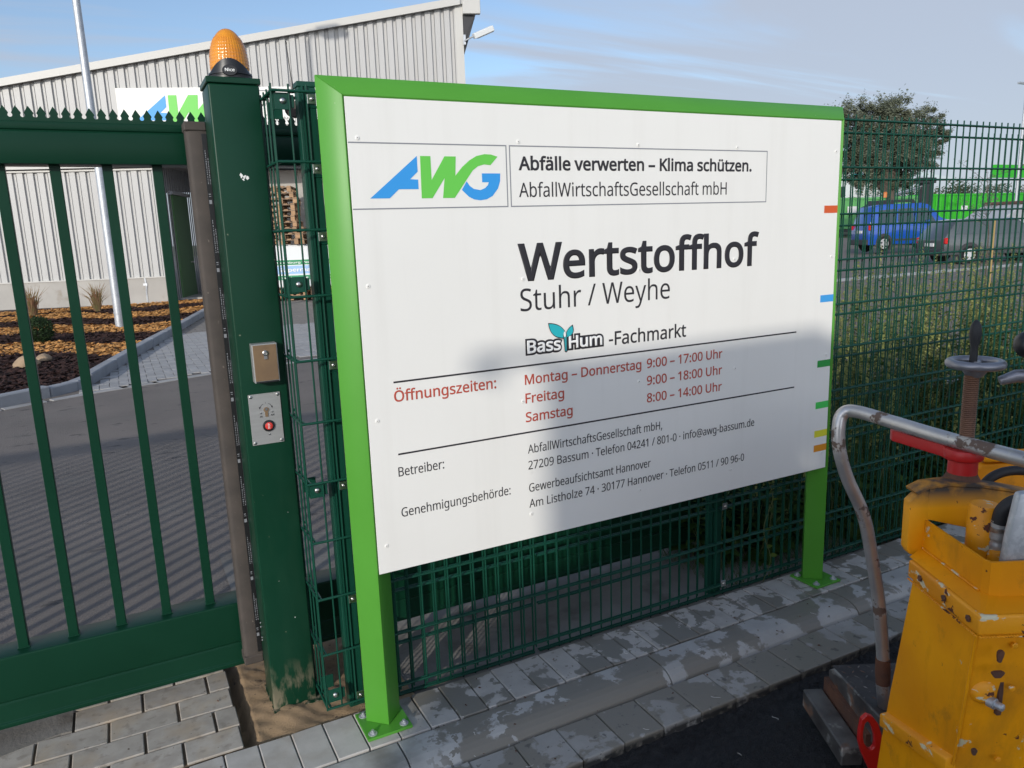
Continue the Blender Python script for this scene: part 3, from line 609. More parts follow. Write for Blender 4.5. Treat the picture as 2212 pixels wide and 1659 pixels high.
b = MB(); m = 28; b.prism([(.0215 * math.cos(2*PI*i/m) * (1 if abs(math.cos(2*PI*i/m)) < .8 else 1), .0155 * math.sin(2*PI*i/m)) for i in range(m)], lambda a, c, h: tuple(p0 + sd * -a * 1 + Vector((0, 0, c + .004)) + dirv * h), -.01, .006)
b.build('badge', MT['black'], bc, bevel=.0015, smooth=40)
text('Nice', -.0135, .0135, -.004, .0092, MT['white_ink'], bc, .03, fn=lambda X, Z: tuple(p0 - sd * -X + Vector((0, 0, Z + .0045)) + dirv * .0072))

# ------------------------------------------------------------------ sliding gate
gate = thing('sliding_gate', (-.2, 2.745, 0), 'dark green sliding gate with vertical bars and a row of anti-climb spikes', 'gate')
Y0, Y1 = 2.69, 2.80
def railbox(name, x0, x1, prof): 
    MB().prism(prof, lambda a, c, h: (h, a, c), x0, x1).build(name, MT['dgreen'], gate, bevel=.002, seg=2, smooth=35)
railbox('bottom_rail', -6.2, 3.35, [(Y0 - .006, .056), (Y0 - .006, .071), (Y0, .075), (Y0, .136), (Y0 + .003, .138), (Y0 + .003, .143), (Y0, .145), (Y0, .288), (Y0 + .003, .292), (Y1, .292), (Y1, .056)])
railbox('top_rail', -6.2, 1.25, [(Y0, 1.797), (Y0, 1.888), (Y0 + .004, 1.8895), (Y0 + .004, 1.893), (Y0, 1.8945), (Y0, 1.916), (Y0 + .012, 1.919), (Y1, 1.919), (Y1, 1.797)])
barm = None
x = .162 + .0005
bars = [.1625 - .1413 * i for i in range(0, 44)]
mbar = MB().box((-.0145, -.0145, 0), (.0145, .0145, 1.507)).mesh('bar', MT['dgreen'], bevel=.0015)
mweld = MB().box((-.018, -.018, 0), (.018, .018, .004)).mesh('weld_collar', MT['dgreen'], bevel=.0015)
for X in bars:
    o = put('bar', mbar, (X, 2.745, .291), gate)
    put('weld_collar', mweld, (X, 2.745, .292), o)
MB().box((1.19, 2.70, .292), (1.25, 2.79, 1.797)).build('end_bar', MT['dgreen'], gate)
# spike comb: pointed teeth with round notches between
P = .0313; b = MB(); pts = []
xs0 = -.226 - P * 188; n = 231
for i in range(n):
    xc = xs0 + P * i
    # circle notch centred half a pitch to the right
    pts += [(xc, 1.9595), (xc + .0118, 1.9405)]
    pts += [(xc + P / 2 + .0062 * math.cos(R(a)), 1.9333 + .0062 * math.sin(R(a))) for a in (125, 160, 200, 235, 270, 305, 340, 20, 55)]
    pts += [(xc + P - .0118, 1.9405)]
vsn = []
# build each tooth as its own column so the comb has no large concave face
for i in range(n):
    xc = xs0 + P * i
    cl = [(xc - P/2 + .0062 * math.cos(R(a)), 1.9333 + .0062 * math.sin(R(a))) for a in (-90, -55, -20, 20, 55)]
    cr = [(xc + P/2 + .0062 * math.cos(R(a)), 1.9333 + .0062 * math.sin(R(a))) for a in (125, 160, 200, 235, 270)]
    poly = [(xc - P/2, 1.915)] + cl + [(xc - .0118, 1.9405), (xc, 1.9595), (xc + .0118, 1.9405)] + cr + [(xc + P/2, 1.915)]
    b.prism([(a, c) for a, c in poly], lambda a, c, h: (a, h, c), Y0 + .006, Y0 + .009)
b.build('spike_strip', MT['dgreen'], gate)

# ------------------------------------------------------------------ wire guard beside the post
G = MT['wire']; ROW = [.038 + .1925 * k for k in range(11)]
wg = thing('wire_guard', (.5, 2.29, 0), 'narrow angled green wire mesh guard between the gate post and the sign', 'wire mesh')
b = MB()
for X in (.449, .4975, .5475): b.cyl((X, 2.29, .03), (X, 2.29, 1.982 if X < .5 else 1.982), .0028, 6)
for z in ROW: b.cyl((.449, 2.2845, z), (.600, 2.2845, z), .0042, 8)
b.build('front_mesh', G, wg, smooth=50)
b = MB()
for Y in (2.338, 2.387, 2.436, 2.485): b.cyl((.4555, Y, .03), (.4555, Y, 1.982), .0028, 6)
for z in ROW: b.cyl((.4505, 2.285, z), (.4505, 2.49, z), .004, 8)
for z in ROW: b.cyl((.4605, 2.285, z), (.4605, 2.46, z), .004, 8)
b.build('side_mesh', G, wg, smooth=50)
for z in (1.937, 1.422, .784, .077):
    br = MB().box((.457, 2.293, z - .024), (.503, 2.296, z + .022)).box((.457, 2.2945, z - .024), (.460, 2.36, z + .022)).box((.503, 2.294, z - .018), (.512, 2.30, z + .017)).build('bracket', G, wg, bevel=.001)
    MB().box((.457, 2.40, z - .035), (.50, 2.403, z + .012)).build('rear_bracket', G, wg, bevel=.001)
    MB().lathe([(.0095, 0), (.0088, .003), (.006, .0055), (.001, .0062)], (.480, 2.293, z), 18, (0, -1, 0)).build('dome_bolt', MT['steel'], br, smooth=60)
for z in ROW[1:]: 
    MB().cyl((.466, 2.455, z + .012), (.466, 2.463, z + .012), .0055, 8).build('rod_stub', G, wg)

# ------------------------------------------------------------------ double wire fence
fence = thing('wire_fence', (2.2, 2.33, 0), 'tall dark green double wire mesh fence running behind the sign', 'fence')
px = [(.5335, .585), (2.125, 2.18), (4.75, 4.8)]
for a, c in px:
    MB().box((a, 2.334, -.03), (c, 2.378, 1.985)).build('post', G, fence, bevel=.002)
    MB().box((a - .002, 2.332, 1.985), (c + .002, 2.380, 2.0)).build('post_cap', G, fence, bevel=.0015)
    [MB().box((a + q, 2.327, .0), (a + q + .006, 2.334, 1.985)).build('post_rib', G, fence) for q in (.008, .019)]
def wires(name, x0, x1, Y, zo, ph, top, dy):
    b = MB(); x = ph - math.floor((ph - x0) / .0487) * .0487
    while x < x1:
        b.cyl((x, Y, .02 + zo), (x, Y, top), .0033, 6); x += .0487
    for z in ROW: 
        b.cyl((x0, Y - .0058, z + zo), (x1, Y - .0058, z + zo), .0042, 8); b.cyl((x0, Y + .0058, z + zo), (x1, Y + .0058, z + zo), .0042, 8)
    b.build(name, G, fence, smooth=50)
wires('wire_panel', .604, 2.148, 2.297, 0, 3.431, 1.985, 0); wires('wire_panel', 2.156, 5.4, 2.297, 0, 3.431, 1.985, 0)
wires('wire_panel', .60, 1.240, 2.320, -.049, 3.480, 1.938, 0); wires('wire_panel', 1.262, 3.40, 2.320, -.049, 3.447, 1.938, 0); wires('wire_panel', 3.412, 5.4, 2.320, -.049, 3.466, 1.938, 0)
for X, zs in ((.5605, (1.944, 1.751, 1.558, 1.172, .787, .400, .054)), (2.153, (1.751, 1.172, .394, .046))):
    for z in zs:
        cl = MB().box((X - .0125, 2.2865, z - .0135), (X + .0125, 2.2895, z + .0135)).build('clamp_plate', MT['steel'], fence, bevel=.001)
        MB().lathe([(.0062, 0), (.0058, .0025), (.0035, .004), (.0018, .0042), (.0015, .0025)], (X + .001, 2.2865, z), 14, (0, -1, 0)).build('bolt', MT['steel'], cl, smooth=50)
        MB().cyl((X - .012, 2.300, z - .02), (X + .016, 2.300, z - .02), .004, 8).build('clamp_pin', G, cl)

# ------------------------------------------------------------------ antenna at the fence post
an = thing('radio_antenna', (.541, 2.45, 1.9), 'thin black rod antenna standing beside the narrow wire guard', 'antenna')
MB().tube([(.527, 2.40, 2.118), (.531, 2.40, 2.05), (.533, 2.40, 2.02)], [.0012, .0014, .0016], 8).lathe([(.0024, 0), (.0026, .006), (.0015, .009)], (.5268, 2.40, 2.112), 8).build('antenna_rod', MT['black'], an)
MB().lathe([(.0045, 0), (.0042, .012), (.002, .036)], (.5335, 2.40, 1.985), 12).build('antenna_base', MT['black'], an)
MB().lathe([(.010, 0), (.013, .004), (.010, .008)], (.532, 2.40, 1.978), 16).box((.520, 2.397, 1.96), (.560, 2.403, 1.968)).build('bracket', MT['black'], an)
MB().cyl((.530, 2.41, 1.935), (.545, 2.43, 1.935), .024, 20).build('cable_coil', MT['rubber'], an)

# ------------------------------------------------------------------ warehouse
wa = Vector((-2.72, 23.42, 0)); wd = Vector((.944, -.330, 0)).normalized(); wn = Vector((-.330, -.944, 0)).normalized()
def bw(u, z, off=0): return tuple(wa + wd * u + wn * off + Vector((0, 0, z)))
wh = thing('warehouse', (4, 28, 0), 'light grey corrugated metal warehouse with a sloping roof behind the gate', 'building')
def rz(u): return 5.63 + (u - .87) * .168
def bwbox(b, u0, u1, z0, z1, o0, o1):
    vs = [bw(u, z, o) for o in (o0, o1) for u, z in ((u0, z0), (u1, z0), (u1, z1), (u0, z1))]
    return b.add(vs, [(0,1,2,3), (7,6,5,4), (0,4,5,1), (1,5,6,2), (2,6,7,3), (3,7,4,0)])
def cladding(name, u0, u1, zlo, zhi, off, ph, m, P=.2475, wr=.088, dep=.05):
    b = MB(); u = ph - math.floor((ph - u0) / P) * P - P
    while u < u1:
        a, c, e, g, hh = u, u + wr * .18, u + wr * .82, u + wr, u + P
        for p, q, o1, o2 in ((a, a + .004, 0, -dep), (a + .004, g, -dep, -dep), (g, g + .0001, -dep, 0), (g + .0001, g + .006, 0, 0), (g + .006, g + .007, 0, -.03), (g + .007, g + .020, -.03, -.03), (g + .020, g + .0205, -.03, 0), (g + .0205, hh, 0, 0)):
            p2, q2 = max(p, u0), min(q, u1)
            if q2 > p2 + 1e-5: b.add([bw(p2, zlo, off + o1), bw(q2, zlo, off + o2), bw(q2, zhi(q2), off + o2), bw(p2, zhi(p2), off + o1)], [(0, 1, 2, 3)])
        # small swage in the middle of the wide pan
        u += P
    return b.build(name, m, wh)
cladding('upper_cladding', -9, 12.24, 3.60, lambda u: rz(u) - .1, 0, 6.72, MT['clad'])
cladding('lower_cladding', -9, 4.17, .74, lambda u: 3.46, -.09, 1.0, MT['clad'])
b = MB(); bwbox(b, -9, 12.30, 3.52, 3.61, -.02, .03); bwbox(b, -9, 4.20, 3.45, 3.49, -.12, -.045); bwbox(b, -9, 4.19, .715, .745, -.12, -.02); b.build('flashing', MT['trim'], wh)
b = MB(); bwbox(b, -9, 4.19, -.1, .715, -.4, -.045); b.build('plinth', MT['wall_concrete'], wh)
b = MB()
vs = [bw(u, rz(u) + dz, o) for o in (.10, -16) for u, dz in ((-9, -.15), (12.66, -.15), (12.66, 0), (-9, 0))]
b.add(vs, [(0,1,2,3), (7,6,5,4), (0,4,5,1), (1,5,6,2), (2,6,7,3), (3,7,4,0)]); b.build('roof', MT['roof'], wh)
b = MB()
vs = [bw(u, rz(u) + dz, o) for o in (.10, .135) for u, dz in ((-9, -.165), (12.20, -.165), (12.20, .012), (-9, .012))]
b.add(vs, [(0,1,2,3), (7,6,5,4), (0,4,5,1), (1,5,6,2), (2,6,7,3), (3,7,4,0)]); b.build('fascia', MT['trim'], wh)
b = MB(); bwbox(b, 12.26, 12.72, rz(12.4) - .42, rz(12.4) + .03, .0, .14); b.build('gutter_box', MT['trim'], wh, bevel=.01)
b = MB(); bwbox(b, 12.06, 12.26, 3.6, rz(12.1) - .1, .0, .03); b.build('corner_trim', MT['trim'], wh)
b = MB(); vs = [bw(12.24, 6.1, 0), bw(12.24, 7.2, 0), bw(12.62, 7.2, 0), bw(12.24, 6.1, -15), bw(12.24, 7.2, -15), bw(12.62, 7.2, -15)]
b.add(vs, [(0,1,2), (5,4,3), (0,3,4,1), (1,4,5,2), (2,5,3,0)]); b.build('eaves_bracket', MT['dark'], wh)
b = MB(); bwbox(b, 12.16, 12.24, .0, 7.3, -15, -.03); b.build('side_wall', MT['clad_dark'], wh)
# recessed bay with its dark side wall, door and concrete wall
b = MB(); P = .2
t = .10
while t < 9: 
    for p, q, o in ((t, t + .06, 0), (t + .06, t + .2, .03)):
        b.add([tuple(wa + wd * (4.19 + o) - wn * p + Vector((0, 0, z))) for z in (.0, 3.6)] + [tuple(wa + wd * (4.19 + o) - wn * q + Vector((0, 0, z))) for z in (3.6, .0)], [(0, 1, 2, 3)])
    t += .2
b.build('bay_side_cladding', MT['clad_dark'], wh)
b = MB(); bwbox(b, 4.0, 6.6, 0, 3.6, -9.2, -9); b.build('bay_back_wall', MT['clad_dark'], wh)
dr = MB(); bwbox(dr, 4.17, 4.26, .02, 2.88, -2.55, -1.05); dro = dr.build('door', MT['gdoor'], wh, bevel=.01)
hd = MB(); bwbox(hd, 4.26, 4.31, 1.02, 1.06, -2.35, -2.20); hd.build('door_handle', MT['steel'], dro)
b = MB(); bwbox(b, 4.17, 4.30, 2.88, 2.97, -2.65, -.95); b.build('door_canopy', MT['clad_dark'], wh)
b = MB(); bwbox(b, 4.20, 6.4, -.1, .10, -9, -.9); b.build('threshold', MT['wall_concrete'], wh)
b = MB(); bwbox(b, 6.45, 12.2, -.1, 3.45, -1.4, -1.15); b.build('concrete_wall', MT['wall_concrete'], wh)
b = MB(); bwbox(b, 5.25, 5.37, 0, 3.55, -2.5, -2.38); b.build('downpipe', MT['trim'], wh)
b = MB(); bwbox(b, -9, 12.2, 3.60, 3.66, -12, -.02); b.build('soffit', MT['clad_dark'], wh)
fl = MB(); bwbox(fl, 12.24, 12.30, 6.38, 6.62, .12, .2); fl.cyl(bw(12.27, 6.47, .2), bw(12.50, 6.55, .35), .022, 8); fo = fl.build('floodlight_arm', MT['zinc'], wh)
M = Matrix.Translation(bw(12.74, 6.63, .4)) @ Matrix.Rotation(math.atan2(wd.y, wd.x), 4, 'Z') @ Matrix.Rotation(R(-22), 4, 'Y') @ Matrix.Rotation(R(14), 4, 'X')
f2 = MB().box((-.27, -.14, -.065), (.27, .14, .065), M).box((-.20, -.12, -.085), (.25, .12, -.064), M)
f2.build('floodlight_head', MT['truckw'], fo, bevel=.015)
MB().tube([bw(12.30, 6.5, .15), bw(12.42, 6.8, .15), bw(12.55, 7.02, .12), bw(12.56, 7.12, .1)], .012, 6).build('cable', MT['dark'], fo)
b = MB()
for u in (3.62, 3.60): b.tube([bw(u, .74, -.04), bw(u + .02, .5, -.03), bw(u, .3, -.04), bw(u, 0, -.04)], .012, 6)
bwbox(b, 3.56, 3.66, .52, .58, -.045, -.02); b.build('earthing_cable', MT['zinc'], wh)
b = MB()
for k in range(52):
    u = 6.72 - .2475 * 30 + .2475 * k + .17
    for z in (.9, 2.1, 3.35) if u < 4.1 else (): b.box((0, 0, 0), (.012, .012, .012), Matrix.Translation(bw(u, z, -.086)))
    for z in (3.75, 4.9, 6.1):
        if -8 < u < 12 and z < rz(u) - .2: b.box((0, 0, 0), (.012, .012, .012), Matrix.Translation(bw(u, z, .002)))
b.build('cladding_screws', MT['steel'], wh, kind='stuff')
# board on the warehouse
bd = thing('company_board', bw(6.5, 4.8, .05), 'wide white board with blue and green letters on the warehouse wall', 'sign')
b = MB(); bwbox(b, 3.51, 9.7, 4.22, 5.415, .01, .05); b.build('board_panel', MT['white'], bd)
fb = lambda X, Z: bw(4.74 + (X - .824) * 6.43, 5.235 + (Z - 1.776) * 6.43, .056)
for lt, m in ((logoA, 'blue_ink'), (logoW, 'green_ink'), (logoG, 'blue_ink')): flat('logo_letter', lt, MT[m], bd, fn=fb)
b = MB(); bwbox(b, 6.62, 9.7, 5.31, 5.335, .051, .055); bwbox(b, 6.62, 9.7, 4.30, 4.325, .051, .055); bwbox(b, 6.62, 6.645, 4.325, 5.31, .051, .055); b.build('ruled_box', MT['grey_ink'], bd)
text('Abf\u00e4lle verwerten \u2013 Klima sch\u00fctzen.', 6.85, 9.55, 4.95, .24, K, bd, .022, fn=lambda X, Z: bw(X, Z, .056))
text('AbfallWirtschaftsGesellschaft mbH', 6.85, 9.4, 4.48, .24, TK, bd, -.008, fn=lambda X, Z: bw(X, Z, .056))

# ------------------------------------------------------------------ yard: kerb, planting bed, block paving
kp = [(3.0, 23.3), (1.72, 18.1), (.95, 15.1), (.16, 12.15), (-.37, 9.98), (-.50, 9.66), (-.75, 9.38), (-1.22, 9.02), (-4.0, 7.9), (-9, 5.9)]
def dens(poly, step):
    out = [Vector((poly[0][0], poly[0][1]))]
    for i in range(len(poly) - 1):
        a = Vector(poly[i]); c = Vector(poly[i+1]); n = max(1, int(round((c - a).length / step)))
        out += [a + (c - a) * k / n for k in range(1, n + 1)]
    return out
yk = MB().poly([(3.0, 23.3, -.02), (1.7, 18.1, -.02), (1.6, 18.1, -.02), (2.9, 23.3, -.02)]).build('yard_kerb', MT['kerb_far'], kind='structure')
pts = dens(kp, .95)
for i in range(len(pts) - 1):
    a, c = pts[i], pts[i+1]; d = (c - a).normalized(); nrm = Vector((d.y, -d.x))  # towards the bed
    if nrm.x > 0 and d.y < -.5: nrm = -nrm
    if d.y >= -.5 and nrm.y < 0: nrm = -nrm
    a2 = a + d * .006; c2 = c - d * .006; wdt = .13
    q = [a2, c2, c2 + nrm * wdt, a2 + nrm * wdt]; lowq = .02 if -.9 < (a.x + c.x) / 2 < -.3 and a.y < 10 else 0
    vs = [(p.x, p.y, -.12) for p in q] + [(p.x, p.y, .115 - lowq) for p in q]
    b = MB().add(vs, [(3,2,1,0), (4,5,6,7), (0,1,5,4), (1,2,6,5), (2,3,7,6), (3,0,4,7)]); b.build('kerb_stone', MT['kerb_far'], yk, bevel=.012)
def inbed(x, y):
    # left of the kerb line
    for i in range(len(kp) - 1):
        (x0, y0), (x1, y1) = kp[i], kp[i+1]
        if (y1 - y) * (y0 - y) <= 0 and y0 != y1:
            xx = x0 + (x1 - x0) * (y - y0) / (y1 - y0)
            if x < xx - .14: return True
    return False
bedpoly = [(p[0] - .1, p[1]) for p in kp] + [(-9, 25.6), (-2.72, 23.4)]
sheet('planting_bed', bedpoly, .05, MT['mulch'])
r5 = random.Random(9)
def orange(x, y):
    if y < 11.6: return False
    return math.sin(2 * PI * (y - 12.25 + .55 * math.sin(x * 1.7 + 1) + .12 * math.sin(x * 9 + y * 5)) / 3.05 + (x + .2) * .45) > .02 or (y > 20.9 and y < 22)
bo, bdk = MB(), MB()
cnt = 0
while cnt < 30000:
    x = r5.uniform(-3.6, 2.6); y = 9.1 + (r5.random() ** 1.3) * 13
    if not inbed(x, y): continue
    cnt += 1; s = r5.uniform(.022, .05) * (1 + (y - 9) * .03); t = r5.uniform(0, PI); c, e = math.cos(t) * s, math.sin(t) * s; k = r5.uniform(.35, .6)
    z = .06 + r5.uniform(0, .035); dz = r5.uniform(-.014, .02)
    q = [(x - c, y - e, z), (x + e * k, y - c * k, z + dz), (x + c, y + e, z + r5.uniform(-.01, .015)), (x - e * k, y + c * k, z - dz * .5)]
    (bo if orange(x, y) else bdk).add(q, [(0, 1, 2, 3)])
tag(bo.build('wood_chips', MT['chip']), 'orange wood chips in wavy bands on the planting bed', 'mulch', kind='stuff')
tag(bdk.build('bark_chips', MT['chip_dark']), 'dark brown bark chips between the orange bands', 'mulch', kind='stuff')
# block paving laid in herringbone
yp = sheet('yard_paving', [(-.35, 9.42), (.93, 9.86), (2.6, 10.2), (8.5, 10.9), (8.5, 22), (3.05, 23.3), (1.76, 18.1), (1.0, 15.1), (.2, 12.15), (-.33, 9.98)], -.02, MT['bed'])
def inpave(x, y):
    edge = 9.50 + .40 * x if x < 2.0 else 10.3 + .1 * (x - 2)
    if y < edge + .12 or y > 22.3: return False
    kx = -.37 + (y - 9.98) * (2.09 / 8.12)
    return x > kx + .02
fb1 = MB().box((-.0975, -.0475, -.05), (.0975, .0475, 0)).mesh('paving_brick', MT['far_paver'], bevel=.003)
cand = []
for nI in range(-140, 160):
    for mI in range(-60, 60):
        x0 = nI * .1 + mI * .4; y0 = 9 + nI * .1
        cand.append((x0 + .1, y0 + .05, 0)); cand.append((x0 + .25, y0, 1))
cand = [(x, y, r) for x, y, r in cand if -.6 < x < 4.3 and 9.3 < y < 22 and inpave(x, y)]
cand.sort(key=lambda t: t[1] + abs(t[0] - 1.0) * .6)
far = MB(); far2 = MB(); rot45 = 0
for i, (x, y, r) in enumerate(cand):
    zz = r5.uniform(-.002, .002)
    if i < 290: put('paving_brick', fb1, (x, y, zz), yp, (r5.uniform(-.008, .008), r5.uniform(-.008, .008), r * PI / 2))
    else:
        hx, hy = (.0975, .0475) if r == 0 else (.0475, .0975); t = far2 if y > 14.6 + .0 * x else far
        t.add([(x - hx, y - hy, zz), (x + hx, y - hy, zz), (x + hx, y + hy, zz), (x - hx, y + hy, zz), (x - hx, y - hy, zz - .012), (x + hx, y - hy, zz - .012), (x + hx, y + hy, zz - .012), (x - hx, y + hy, zz - .012)], [(0,1,2,3), (0,4,5,1), (1,5,6,2), (2,6,7,3), (3,7,4,0)])
far.build('paving_bricks', MT['far_paver'], yp, kind='stuff'); far2.build('paving_bricks', MT['far_paver_dark'], yp, kind='stuff')
es = MB().box((-.2, -.05, -.06), (.2, .05, 0)).mesh('edging_stone', MT['far_paver'], bevel=.004)
ep = [(-9, 5.6), (-4.0, 7.55), (-1.18, 8.92), (-.36, 9.33), (.26, 9.53), (.93, 9.78), (2.6, 10.1), (7, 10.6)]
pp = dens(ep, .41)
for i in range(len(pp) - 1):
    if pp[i].x < -5: continue
    a, c = pp[i], pp[i+1]; put('edging_stone', es, ((a.x + c.x) / 2, (a.y + c.y) / 2 + .03, .0), yk, (0, 0, math.atan2(c.y - a.y, c.x - a.x)))

# ------------------------------------------------------------------ lamp post in the bed
lp = thing('lamp_post', (-.01, 16.0, 0), 'tall galvanised round lamp post standing in the planting bed behind the gate', 'lamp post')
MB().cyl((-.01, 16, 0), (-.01, 16, 8.75), .086, 24, .05).build('shaft', MT['zinc'], lp, smooth=50)
MB().cyl((-.01, 16, .32), (-.01, 16, .36), .089, 24).build('collar', MT['zinc'], lp, smooth=50); MB().cyl((-.01, 16, 1.55), (-.01, 16, 1.56), .0805, 24).build('collar', MT['zinc'], lp, smooth=50)
MB().tube([(-.01, 16, 8.7), (.05, 15.95, 8.85), (.3, 15.8, 8.92)], .035, 8).build('arm', MT['zinc'], lp)
MB().box((.25, 15.62, 8.82), (.95, 15.92, 8.97)).build('lamp_head', MT['truckw'], lp, bevel=.03)

# plants and stones in the bed
def leafball(b, c, rad, n, s, rng, squash=1.0, noise=.12):
    for i in range(n):
        v = Vector((rng.gauss(0, 1), rng.gauss(0, 1), rng.gauss(0, 1))).normalized() * (rad * (1 - rng.random() ** 2 * .35) * (1 + rng.uniform(-noise, noise)))
        v.z *= squash; p = Vector(c) + v; a = Vector((rng.gauss(0, 1), rng.gauss(0, 1), rng.gauss(0, 1))).normalized(); e = a.orthogonal().normalized()
        k = s * rng.uniform(.6, 1.3); b.add([p - a * k, p + e * k * .45, p + a * k, p - e * k * .45], [(0, 1, 2, 3)])
r6 = random.Random(21)
bush = thing('box_bush', (-1.2, 14.4, .06), 'small round clipped green bush on the orange and brown bed', 'bush')
b = MB(); leafball(b, (-1.2, 14.4, .27), .22, 2600, .022, r6); b.build('foliage', MT['boxleaf'], bush)
MB().cyl((-1.2, 14.4, .04), (-1.2, 14.4, .25), .02, 6).build('stem', MT['bark'], bush)
for cx, cy, hh, lab in ((-.45, 20.3, .75, 'tuft of reddish ornamental grass left of the lamp post'), (-1.72, 20.3, .75, 'reddish grass tuft farthest left in the planting bed')):
    b = MB()
    for i in range(90):
        a = r6.uniform(0, 2*PI); sp = r6.uniform(.05, .45); h1 = hh * r6.uniform(.5, 1)
        p0 = Vector((cx + r6.uniform(-.06, .06), cy + r6.uniform(-.06, .06), .05)); p1 = p0 + Vector((math.cos(a) * sp * .35, math.sin(a) * sp * .35, h1 * .65)); p2 = p0 + Vector((math.cos(a) * sp, math.sin(a) * sp, h1))
        wv = Vector((-math.sin(a), math.cos(a), 0)) * .006; wv = Vector((.007, 0, 0))
        b.add([p0 - wv, p0 + wv, p1 + wv, p1 - wv, p2], [(0, 1, 2, 3), (3, 2, 4)])
    tag(b.build('ornamental_grass', MT['redgrass']), lab, 'grass')
def rock(name, c, s, seed, lab):
    bm = bmesh.new(); bmesh.ops.create_icosphere(bm, subdivisions=3, radius=1); rg = random.Random(seed)
    ph = [rg.uniform(0, 6) for _ in range(6)]
    for v in bm.verts:
        k = 1 + .12 * math.sin(v.co.x * 2.3 + ph[0]) + .1 * math.sin(v.co.y * 3.1 + ph[1]) + .08 * math.sin(v.co.z * 3.7 + ph[2]) + .03 * math.sin(v.co.x * 9 + v.co.z * 8)
        v.co = Vector((v.co.x * s[0] * k, v.co.y * s[1] * k, max(v.co.z, -.4) * s[2] * k))
    me = bpy.data.meshes.new(name); bm.to_mesh(me); bm.free(); me.materials.append(MT['lump']); me.polygons.foreach_set('use_smooth', [True] * len(me.polygons))
    o = bpy.data.objects.new(name, me); C.objects.link(o); o.location = c; tag(o, lab, 'stone'); return o
rock('boulder', (-1.15, 11.6, .09), (.16, .13, .11), 3, 'pale brown rounded boulder lying on the dark bark near the kerb')
rock('boulder', (-.98, 11.9, .09), (.10, .1, .08), 8, 'smaller grey boulder half hidden behind a gate bar')

# ------------------------------------------------------------------ pallets against the warehouse
pal_m = {}
def pallet(loc, rz_, lab):
    t = thing('pallet', (0, 0, 0), lab, 'pallet', 'wooden pallets stacked against the concrete wall')
    if not pal_m:
        pal_m['board'] = MB().box((-.6, -.05, -.011), (.6, .05, .011)).mesh('board', MT['wood']); pal_m['cross'] = MB().box((-.05, -.4, -.011), (.05, .4, .011)).mesh('board', MT['wood2']); pal_m['block'] = MB().box((-.06, -.05, -.039), (.06, .05, .039)).mesh('block', MT['wood'])
    for y in (-.35, -.175, 0, .175, .35): put('board', pal_m['board'], (0, y, .133), t)
    for x in (-.55, 0, .55): put('board', pal_m['cross'], (x, 0, .111), t)
    for x in (-.54, 0, .54):
        for y in (-.35, 0, .35): put('block', pal_m['block'], (x, y, .061), t)
    for y in (-.35, 0, .35): put('board', pal_m['board'], (0, y, .011), t)
    t.location = loc; t.rotation_euler = (0, 0, rz_); return t
ang = math.atan2(wd.y, wd.x)
names = ['bottom', 'second', 'third', 'fourth', 'fifth', 'sixth', 'seventh', 'eighth', 'ninth', 'tenth']
zt = 1.90
for i in range(7): pallet(bw(7.28 + r6.uniform(-.04, .04) - (.05 if i > 5 else 0), zt + .146 * i, .0), ang + R(90 + r6.uniform(-3, 3)), '%s pallet of the tall stack above the banner' % (names[i] if i < 6 else 'topmost'))
for i in range(3): pallet(bw(7.3 + r6.uniform(-.03, .03), 1.45 + .148 * i, .05), ang + R(90), '%s pallet directly on the wrapped crate, left pile' % names[i])
for i in range(3): pallet(bw(8.15 + r6.uniform(-.03, .03), 1.45 + .146 * i, .1), ang + R(90), '%s pallet directly on the wrapped crate, right pile' % names[i])
for i in range(3): pallet(bw(7.4 + i * .9, .02 , .1), ang + R(90), ['lowest pallet under the left end of the banner crate', 'lowest pallet under the middle of the banner crate', 'lowest pallet under the right end of the banner crate'][i])
for i in range(3): pallet(bw(7.4 + i * .9, .17 , .1), ang + R(90), ['second pallet up, left end beneath the banner crate', 'second pallet up in the middle beneath the banner crate', 'second pallet up, right end beneath the banner crate'][i])
cr = thing('wrapped_crate', bw(8.3, .5, .1), 'pale wrapped crate on pallets carrying a green and blue banner', 'crate')
b = MB(); bwbox(b, 6.9, 9.9, .34, 1.43, -.3, .55); b.build('crate_body', MT['truckw'], cr, bevel=.03)
bn = thing('banner', bw(8.3, .9, .58), 'green and light blue printed banner hung on the wrapped crate', 'banner')
b = MB(); bwbox(b, 6.95, 9.85, .52, 1.06, .56, .565); b.build('banner_cloth', MT['truckw'], bn)
MT['bgreen'] = mat('banner_green', (.02, .25, .10), .5); MT['bblue'] = mat('banner_blue', (.30, .48, .72), .5)
b = MB(); bwbox(b, 6.95, 9.85, .925, 1.05, .566, .569); bwbox(b, 6.95, 9.85, .54, .65, .566, .569); b.build('banner_stripe', MT['bgreen'], bn)
b = MB(); bwbox(b, 6.95, 9.85, .69, .90, .566, .569); b.build('banner_stripe', MT['bblue'], bn)
fbn = lambda X, Z: bw(X, Z, .572)
text('Rotenburg Verden Rinder', 7.05, 8.6, .96, .05, MT['white_ink'], bn, .02, fn=fbn); text('Supermacher', 7.12, 8.35, .745, .10, MT['white_ink'], bn, .03, fn=fbn); text('basshum.de \u2022 www.bassum', 7.15, 8.75, .57, .045, MT['white_ink'], bn, .02, fn=fbn)

